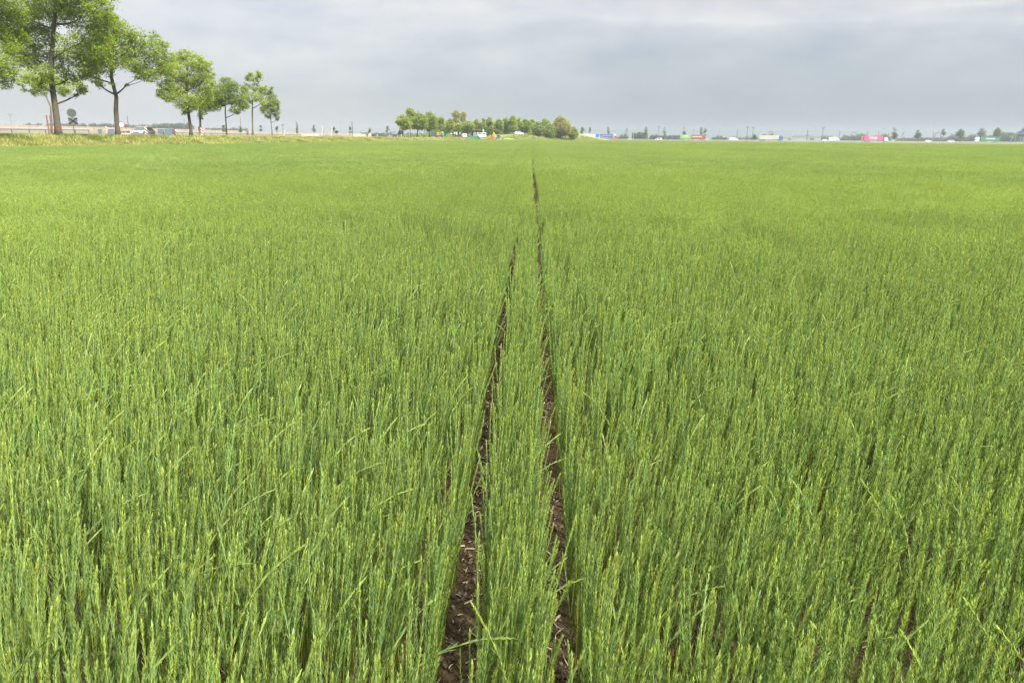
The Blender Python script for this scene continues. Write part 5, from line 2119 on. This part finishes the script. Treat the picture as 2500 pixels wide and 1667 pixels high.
# yellow excavator
p = ground_at(1211, 288)
rr = empty('excavator', p, facing_cam(1211) - math.pi / 2, 'excavator with raised yellow boom and dark cab at the foot of the ramp', 'excavator')
s = sz(288)
for y in (-.8, .8):
    mb = MB()
    mb.prism([(-1.3, .25), (-1.05, .02), (1.05, .02), (1.3, .25), (1.05, .55), (-1.05, .55)], y - .22, y + .22)
    t_ = mb.build('track', M_DARK, rr)
    t_.location = (.35, 0, 0)
mb = MB()
mb.box((.7, 0, 1.05), (1.7, 1.7, .8), taper=(.92, .92))
mb.box((.35, -.6, .62), (1.8, .5, .14))
mb.build('engine_house', M_STEELD, rr)
mb = MB()
mb.box((.95, .25, 1.75), (1.0, .95, .9), taper=(.85, .9))
c_ = mb.build('cab', M_GLASS, rr)
mb = MB()
mb.box((1.0, -.95, .52), (1.5, .12, .28))
mb.build('dozer_blade', M_YELLOW, rr)
mb = MB()
mb.tube([(-.25, 0, 1.1), (-.35, 0, 2.1), (-.95, 0, 3.05)], [.24, .22, .17], 8)
bm_ = mb.build('boom', M_YELLOW, rr)
mb = MB()
mb.tube([(-.95, 0, 3.2), (-1.15, 0, 2.2), (-1.2, 0, 1.6)], [.15, .14, .10], 8)
a_ = mb.build('arm', M_YELLOW, rr)
mb = MB()
mb.prism([(-1.55, 1.1), (-1.2, .95), (-.95, 1.25), (-1.1, 1.6), (-1.3, 1.65)], -.35, .35)
mb.build('bucket', M_STEELD, a_)
# red roller left of it
p = ground_at(1199, 286)
rr = empty('road_roller', p, facing_cam(1199) - math.pi / 2, 'small red road machine left of the excavator', 'roller')
for x in (-.75, .8):
    mb = MB()
    mb.tube([(x, -.6, .42), (x, .6, .42)], .42, 16)
    mb.build('drum', M_STEELD, rr)
mb = MB()
mb.box((0.05, 0, .95), (1.8, 1.0, .55), taper=(.9, .9))
mb.build('body', M_MACHRED, rr)
mb = MB()
mb.box((.1, 0, 1.35), (.5, .5, .35))
mb.build('seat', M_BLACK, rr)
mb = MB()
for x in (-.3, .5):
    for y in (-.4, .4):
        mb.tube([(x, y, 1.2), (x, y, 2.1)], .03, 5)
mb.box((.1, 0, 2.12), (1.1, 1.0, .06))
mb.build('canopy', M_MACHRED, rr)
# little signs below the trees
M_SBLUE = mat('pale_blue_sign', (.33, .43, .48), .5, var=.06)
for px, py, d, kind, lab in ((1102, 327, 288, 'round', 'small red edged round sign right of the first green skip'), (1110, 325, 290, 'round', 'round white sign with red edge on a yellow post in front of the grove'), (1115, 326, 292, 'blue', 'pale blue rectangular sign in front of the grove'), (1123, 325, 294, 'cream', 'small cream sign left of the white hatchback'),
                             (1180, 319, 310, 'blue', 'pale grey green sign above the white vans')):
    p = ground_at(px, d)
    zc = max(atz(px, py, d)[2] - p[2], 1.2)
    rr = empty('small_sign', p, facing_cam(px) - math.pi / 2, lab, 'road sign', 'small signs in front of the grove')
    mb = MB()
    mb.tube([(0, .04, -.2), (0, .04, zc)], .05, 6)
    mb.build('pole', M_CREAM if '(yellow' in lab or 'yellow' in lab else M_GALV, rr)
    mb = MB()
    if kind == 'round':
        mb.disc((0, 0, zc), .36, (0, 1, 0), .03, 20)
        f_ = mb.build('face', M_WHITE, rr)
        mb = MB()
        mb.disc((0, -.02, zc), .38, (0, 1, 0), .02, 20, r_in=.27)
        mb.build('red_ring', M_RED, f_)
    else:
        mb.box((0, 0, zc), (.55, .03, 1.0 if kind == 'blue' else .7))
        mb.build('face', M_SBLUE if kind == 'blue' else M_CREAM, rr)

# ------------------------------------------------------------------ motorway on the right
def lane_pt(px, lane):
    """point on a motorway lane seen in photo column px; lane offset is measured towards the camera"""
    r = ray(px, hor_y(px))
    o = HA + hn * lane
    A = np.array([[r[0], -hd[0]], [r[1], -hd[1]]])
    t, u = np.linalg.solve(A, np.array([o[0], o[1]]))
    q = o + hd * u
    return np.array([q[0], q[1], .03])


M_LIME = mat('lime_container', (.17, .31, .07), .5, var=.06)
M_REDT = mat('red_lorry_paint', (.24, .035, .042), .45, var=.06)
M_PINK = mat('magenta_container', (.46, .065, .18), .5, var=.05)
M_GRNC = mat('green_container', (.03, .16, .085), .5, var=.08)
M_BEIGE = mat('beige_trailer', (.33, .32, .29), .55, var=.06)
M_CABB = mat('blue_cab_paint', (.045, .10, .27), .4, var=.05)
M_TEAL = mat('teal_print', (.12, .50, .45), .5, var=.05)
M_PINKSW = mat('salmon_print', (.70, .30, .26), .5, var=.05)
M_LETTER = mat('white_lettering', (.80, .80, .78), .5, var=.03)
M_SCRIPT = mat('red_script', (.50, .08, .08), .5, var=.05)
M_BLUEPR = mat('pale_blue_print', (.40, .47, .66), .5, var=.05)
M_ORBOX = mat('orange_tail_board', (.36, .13, .045), .5, var=.08)
NEARL, FARL = 3.4, -20.0

# white articulated lorry driving left (far lanes): nose at px 1403
root, t, x0, x1, bed, bh = lorry('plain white articulated lorry driving left at the end of the slope', lane_pt(1403, FARL), HROT + math.pi, M_WHITE, M_WHITE, 13.2, 2.8, 1.15)
lettering(t, 'trans', .9, (x1 - 8.0, 1.27, bed + .55), 1, M_SCRIPT)
mb = MB()
mb.disc((x1 - 5.2, 1.262, bed + 1.9), .42, (0, 1, 0), .02, 16)
mb.build('grey_emblem', M_PANELB, t)
# navy blue lorry driving right: nose at px 1506
root, t, x0, x1, bed, bh = lorry('navy blue curtain lorry with red cab driving right behind the white lorry', lane_pt(1505.5, NEARL), HROT, M_MACHRED, M_NAVY, 12.6, 2.75, 1.15, kind='curtain')
for c in [c for c in root.children if c.name.startswith('cab')]:
    c.data.materials[0] = mat('red_cab_paint', (.36, .08, .05), .4, var=.05)
    mb = MB()
    mb.box((-1.4, 0, 3.55), (1.5, 2.3, .75), taper=(.8, .9))
    mb.build('roof_spoiler', M_WHITE, c)
mb = MB()
mb.prism([(x0 + .3, bed + .2), (x0 + 2.4, bed + .2), (x0 + 2.9, bed + 2.5), (x0 + .3, bed + 2.5)], -1.275, -1.262)
mb.build('blue_print', M_BLUE, t)
mb = MB()
mb.prism([(x0 + 2.45, bed + .1), (x0 + 3.1, bed + .1), (x0 + 3.5, bed + .5), (x0 + 3.3, bed + 2.6), (x0 + 2.95, bed + 2.6)], -1.285, -1.262)
mb.build('teal_print', M_TEAL, t)
mb = MB()
mb.prism([(x0 + 4.1, bed + 1.6), (x0 + 3.9, bed + 1.3), (x0 + 4.6, bed + .5), (x0 + 6, bed + .18), (x1 - 1.8, bed + .10), (x1 - 1.8, bed + .26), (x0 + 6.2, bed + .42), (x0 + 4.9, bed + .75)], -1.29, -1.262)
mb.build('salmon_swoosh', M_PINKSW, t)
lettering(t, 'WESSELMAN', 1.0, (x0 + 8.2, -1.27, bed + 1.75), -1, M_BLUEPR, 1.15)
# lime green trailer pulled with a red lorry, driving right: nose at 1722
root, t, x0, x1, bed, bh = lorry('red container lorry with white lettering driving right in front of a tree pair', lane_pt(1722, NEARL), HROT, M_REDT, M_REDT, 7.6, 2.75, 1.1, kind='container', rigid=True, gap=.3)
lettering(t, 'HAMBURG', 1.25, ((x0 + x1) / 2 + .2, -1.31, bed + 1.5), -1, M_LETTER, 1.2)
p = lane_pt(1687, NEARL)
rr = empty('trailer', p, HROT, 'lime green container trailer behind the red lorry', 'trailer', 'lorries and vans on the motorway')
mb = MB()
mb.box((-3.9, 0, 1.1 + 1.37), (7.4, 2.5, 2.75))
for k in range(13):
    mb.box((-7.4 + k * .57, -1.268, 2.47), (.22, .03, 2.5))
t = mb.build('container', M_LIME, rr)
lettering(t, 'GREEN', 1.1, (-3.6, -1.31, 3.0), -1, M_LETTER, 1.1)
mb = MB()
mb.box((-3.6, 0, .95), (8, .9, .25))
mb.build('chassis', M_BLACK, rr)
for x in (-6.3, -5.0, -1.3):
    for y in (-1.08, 1.08):
        wheel('wheel', rr, x, y, .5, .3)
# beige trailer with blue cab driving right: nose at 1911
root, t, x0, x1, bed, bh = lorry('beige box trailer pulled by a blue cab driving right', lane_pt(1911, NEARL), HROT, M_CABB, M_BEIGE, 13.4, 2.85, 1.15, kind='curtain')
# white box van and white pickup
root, t, x0, x1, bed, bh = lorry('white box van driving right left of the pink container', lane_pt(2048, NEARL), HROT, M_WHITE, mat('cream_white_box', (.74, .72, .66), .5, var=.04), 4.6, 2.2, .75, cab_len=1.9, cab_h=2.4, rigid=True, gap=.1, name='box_van')
car('small white pickup car just behind the white box van', 'car', 'cars on the motorway', lane_pt(2015, NEARL), HROT, M_WHITE, 3.9, 1.7, 1.45, 'hatch', name='white_car')
# pink container with white cab driving right: nose at 2166
root, t, x0, x1, bed, bh = lorry('bright pink container lorry with white cab and large white letters', lane_pt(2167, NEARL), HROT, M_WHITE, M_PINK, 12.2, 2.9, 1.1, kind='container', cab_h=3.1, gap=1.5)
lettering(t, 'ONE', 2.2, ((x0 + x1) / 2 - .2, -1.31, bed + 1.45), -1, M_LETTER, 1.15)
mb = MB()
mb.box((x0 - 1.1, 0, bed + .5), (.9, 2.3, 1.2))
mb.box((x0 - 1.1, 0, bed + 2.1), (.9, 2.3, 1.3))
mb.build('orange_tail_board', M_ORBOX, root)
# green container with white cab driving left: nose at 2380
root, t, x0, x1, bed, bh = lorry('green container lorry with white cab driving left near the blue sign', lane_pt(2380, FARL + 6), HROT + math.pi, M_WHITE, M_GRNC, 12.2, 2.8, 1.1, kind='container', gap=1.2)
lettering(t, 'EVERGREEN', 1.25, ((x0 + x1) / 2, 1.31, bed + 1.5), 1, M_LETTER, .95)
# cars and vans
c = car('white car with red marking left of the lime green container', 'car', 'cars on the motorway', lane_pt(1608, NEARL), HROT + math.pi, M_WHITE, 4.8, 1.8, 1.6, 'hatch', name='white_car')
mb = MB()
for s in (-1, 1):
    mb.box((-.3, s * .905, .85), (1.1, .02, .7))
mb.build('red_marking', M_RED, c)
car('white van driving right between the red lorry and the beige trailer', 'van', 'cars on the motorway', lane_pt(1792, NEARL), HROT, M_WHITE, 5.9, 1.95, 2.1, 'van', name='white_van')
car('tiny white car under the spreading tree right of the pink container lorry', 'car', 'cars on the motorway', lane_pt(2267, NEARL), HROT, M_WHITE, 4.2, 1.75, 1.45, 'hatch', name='white_car')
car('small white car under the ragged dark tree left of the green container lorry', 'car', 'cars on the motorway', lane_pt(2321, NEARL), HROT + math.pi, M_WHITE, 4.4, 1.75, 1.5, 'hatch', name='white_car')

# guard rail on the near side of the motorway
rr = empty('guard_rail', tuple(HA + hn * 8), HROT, 'grey guard rail along the near edge of the motorway', 'guard rail', 'guard rails along the roads')
Lh = float(np.linalg.norm(HB - HA)) + 60
mb = MB()
mb.box((Lh / 2, 0, .62), (Lh, .08, .32))
mb.build('rail_beam', M_GALV, rr)
mb = MB()
for k in range(int(Lh / 4)):
    mb.box((k * 4, .06, .3), (.1, .1, .8))
mb.build('rail_posts', M_GALV, rr, kind='stuff')

# masts, catenary and portals behind the motorway
mast('forked mast between two pale trees right of the navy lorry', 1546, 316, 640, 'fork', width=6, r_=.17, m=M_GALV)
mast('forked dark mast above the white and red car', 1607, 309, 640, 'fork', width=7, r_=.17)
mast('thin mast with lamp above the red lorry', 1692, 318, 660, 'tee', width=5, r_=.12)
mast('pale lamp post right of the red lorry', 1756, 312, 660, 'lamp', width=6, r_=.08, m=M_PALEST)
mast('dark catenary post above the white van', 1799, 316, 640, 'pole', r_=.26)
mast('left one of two tall forked masts', 1823, 310, 640, 'fork', width=7, r_=.26)
mast('right one of two tall forked masts', 1837, 311, 640, 'fork', width=7, r_=.22)
mast('catenary post right of the blue cab', 1970, 317, 640, 'pole', r_=.30)
mast('forked mast above the small white pickup', 2007, 312, 640, 'fork', width=8, r_=.24)
mast('catenary post with bracket at the nose of the white box van', 2048, 318, 640, 'cat', width=6, r_=.18)
mast('dark catenary post above the left end of the pink container', 2116, 321, 640, 'pole', r_=.28)
mast('dark catenary post above the middle of the pink container', 2143, 321, 640, 'pole', r_=.26)
mast('catenary post right of the dark irregular tree', 2202, 322, 640, 'cat', width=5, r_=.2)
mast('tall slender radio mast left of the arched gantry', 2275, 298, 700, 'pole', r_=.14, m=M_PALEST)
mast('dark catenary post beside the arched gantry', 2277, 322, 640, 'pole', r_=.22)


def portal(label, x0, x1, y0, d, arched):
    p, q = at(x0, d), at(x1, d)
    c = (p + q) / 2
    rr = empty('portal_gantry', (c[0], c[1], -.05), facing_cam((x0 + x1) / 2) - math.pi / 2, label, 'gantry', 'catenary portals over the railway')
    w = float(np.linalg.norm(q - p)) / 2
    h = atz((x0 + x1) / 2, y0, d)[2]
    for s in (-1, 1):
        mb = MB()
        mb.tube([(s * w, 0, 0), (s * w, 0, h * .86)], .22, 6)
        mb.build('leg', M_STEELD, rr)
    mb = MB()
    if arched:
        mb.tube([(-w, 0, h * .82), (-w * .6, 0, h * .96), (0, 0, h), (w * .6, 0, h * .96), (w, 0, h * .82)], .24, 6)
    else:
        mb.tube([(-w, 0, h * .88), (-w * .8, 0, h), (w * .8, 0, h), (w, 0, h * .88)], .26, 6)
    mb.build('beam', M_STEELD, rr)


portal('small square portal between the dark round crowns', 1877, 1885, 321, 640, False)
portal('square portal left of the pink container', 2079, 2088, 324, 640, False)
portal('arched portal left of the thin bent tree', 2282, 2294, 324, 640, True)
# overhead wires
rr = empty('overhead_wires', tuple(at(1520, 642)), 0, 'thin overhead wires strung between the masts on the right', 'wires')
o0 = at(1520, 642)
for k, py in enumerate((319.5, 326, 330)):
    pts = []
    for px in np.arange(1440, 2470, 34):
        q = atz(px, py + (hor_y(px) - hor_y(1440)) * .75, 642)
        pts.append(q - o0)
        pts.append(atz(px + 17, py + .5 + (hor_y(px) - hor_y(1440)) * .75, 642) - o0)
    mb = MB()
    mb.tube(pts, .045, 4)
    mb.build('wire', M_STEELD, rr)

# blue motorway sign on a white A frame, right edge
d = 500
p = at(2489, d)
rr = empty('motorway_sign', (p[0], p[1], -.05), facing_cam(2489) - math.pi / 2, 'blue motorway sign carried by a white A frame at the right edge', 'road sign')
s = sz(d)
z1 = atz(2478, 325, d)[2]
mb = MB()
mb.tube([(-20 * s, 0, 0), (-12.5 * s, 0, z1 - .5), (-11 * s, 0, z1)], .24, 8)
mb.tube([(-7.5 * s, 0, 0), (-10.5 * s, 0, z1 - .5), (-11 * s, 0, z1)], .24, 8)
mb.build('leg_frame', M_PALEST, rr)
mb = MB()
mb.tube([(-11 * s, 0, z1 - .3), (10 * s, 0, z1 - .2)], .22, 8)
mb.build('beam', M_PALEST, rr)
zt_, zb_ = atz(2490, 320, d)[2], atz(2490, 328, d)[2]
zz = atz(2490, 333.5, d)[2]
mb = MB()
mb.box((4.5 * s, -.3, (zt_ + zb_) / 2), (18 * s, .15, zt_ - zb_))
f_ = mb.build('blue_panel', mat('sign_blue', (.06, .13, .36), .5, var=.06), rr)
mb = MB()
mb.box((7 * s, -.4, (zt_ + zb_) / 2 - .3), (5 * s, .03, .35))
mb.box((9 * s, -.4, (zt_ + zb_) / 2 + .3), (4 * s, .03, .3))
mb.build('pale_markings', M_BLUEPR, f_)
mb = MB()
mb.box((4.0 * s, -.3, (zb_ + zz) / 2), (19 * s, .15, zb_ - zz - .1))
mb.build('dark_green_panel', mat('dark_green_panel', (.02, .045, .03), .5, var=.1), rr)
for x in (1.5, 7.5):
    mb = MB()
    mb.tube([(x * s, 0, 0), (x * s, 0, zz)], .16, 6)
    mb.build('post', M_GALV, rr)
# low greenhouses and sheds in the haze
for q, (x0, x1, y0, d, m, lab) in enumerate(((1560, 1590, 334, 760, M_BRICKW, 'low grey shed behind the slender tree right of the navy lorry'), (1632, 1662, 330.5, 720, M_NAVY, 'long dark blue shed behind the lime green container'), (1912, 1934, 335, 760, M_BEIGE, 'pale shed right of the blue cab'), (1934, 2002, 332, 820, M_BRICKW, 'wide grey hall in the haze left of the white box van'))):
    cx = (x0 + x1) / 2
    p = at(cx, d)
    rr = empty('shed', (p[0], p[1], -.06), facing_cam(cx) - math.pi / 2, lab, 'shed', 'sheds in the haze beyond the motorway')
    w, h = (x1 - x0) * sz(d), atz(cx, y0, d)[2]
    mb = MB()
    mb.box((0, 0, h * .40), (w, 14, h * .80))
    mb.build('wall', m, rr)
    mb = MB()
    mb.prism([(-w / 2 - .3, h * .8), (w / 2 + .3, h * .8), (w / 2 - .5, h), (-w / 2 + .5, h)], -7.3, 7.3)
    mb.build('roof', M_BRICKW if m is not M_NAVY else M_ROOF, rr)
    mb = MB()
    mb.box((w * .2, -7.05, h * .28), (min(4, w * .3), .1, h * .55))
    mb.build('door', M_PANELB, rr)

# ------------------------------------------------------------------ air
HAZE = 0.00036
x0, x1, y0, y1, zb, zt = -1300, 1300, -60, 1600, -1.5, 24
mb = MB()
mb.box(((x0 + x1) / 2, (y0 + y1) / 2, (zb + zt) / 2), (x1 - x0, y1 - y0, zt - zb))
hm = bpy.data.materials.new('haze_air')
hm.use_nodes = True
ht = hm.node_tree
ht.nodes.clear()
ho = nd(ht, 'ShaderNodeOutputMaterial')
hv = nd(ht, 'ShaderNodeVolumePrincipled')
hv.inputs['Color'].default_value = (.44, .49, .55, 1)
hv.inputs['Density'].default_value = HAZE
hv.inputs['Anisotropy'].default_value = 0.2
hv.inputs['Density Attribute'].default_value = ''
hv.inputs['Temperature Attribute'].default_value = ''
hv.inputs['Color Attribute'].default_value = ''
ht.links.new(hv.outputs[0], ho.inputs['Volume'])
try:
    hm.cycles.homogeneous_volume = True
except Exception:
    pass
mb.build('haze', hm, None, kind='stuff')
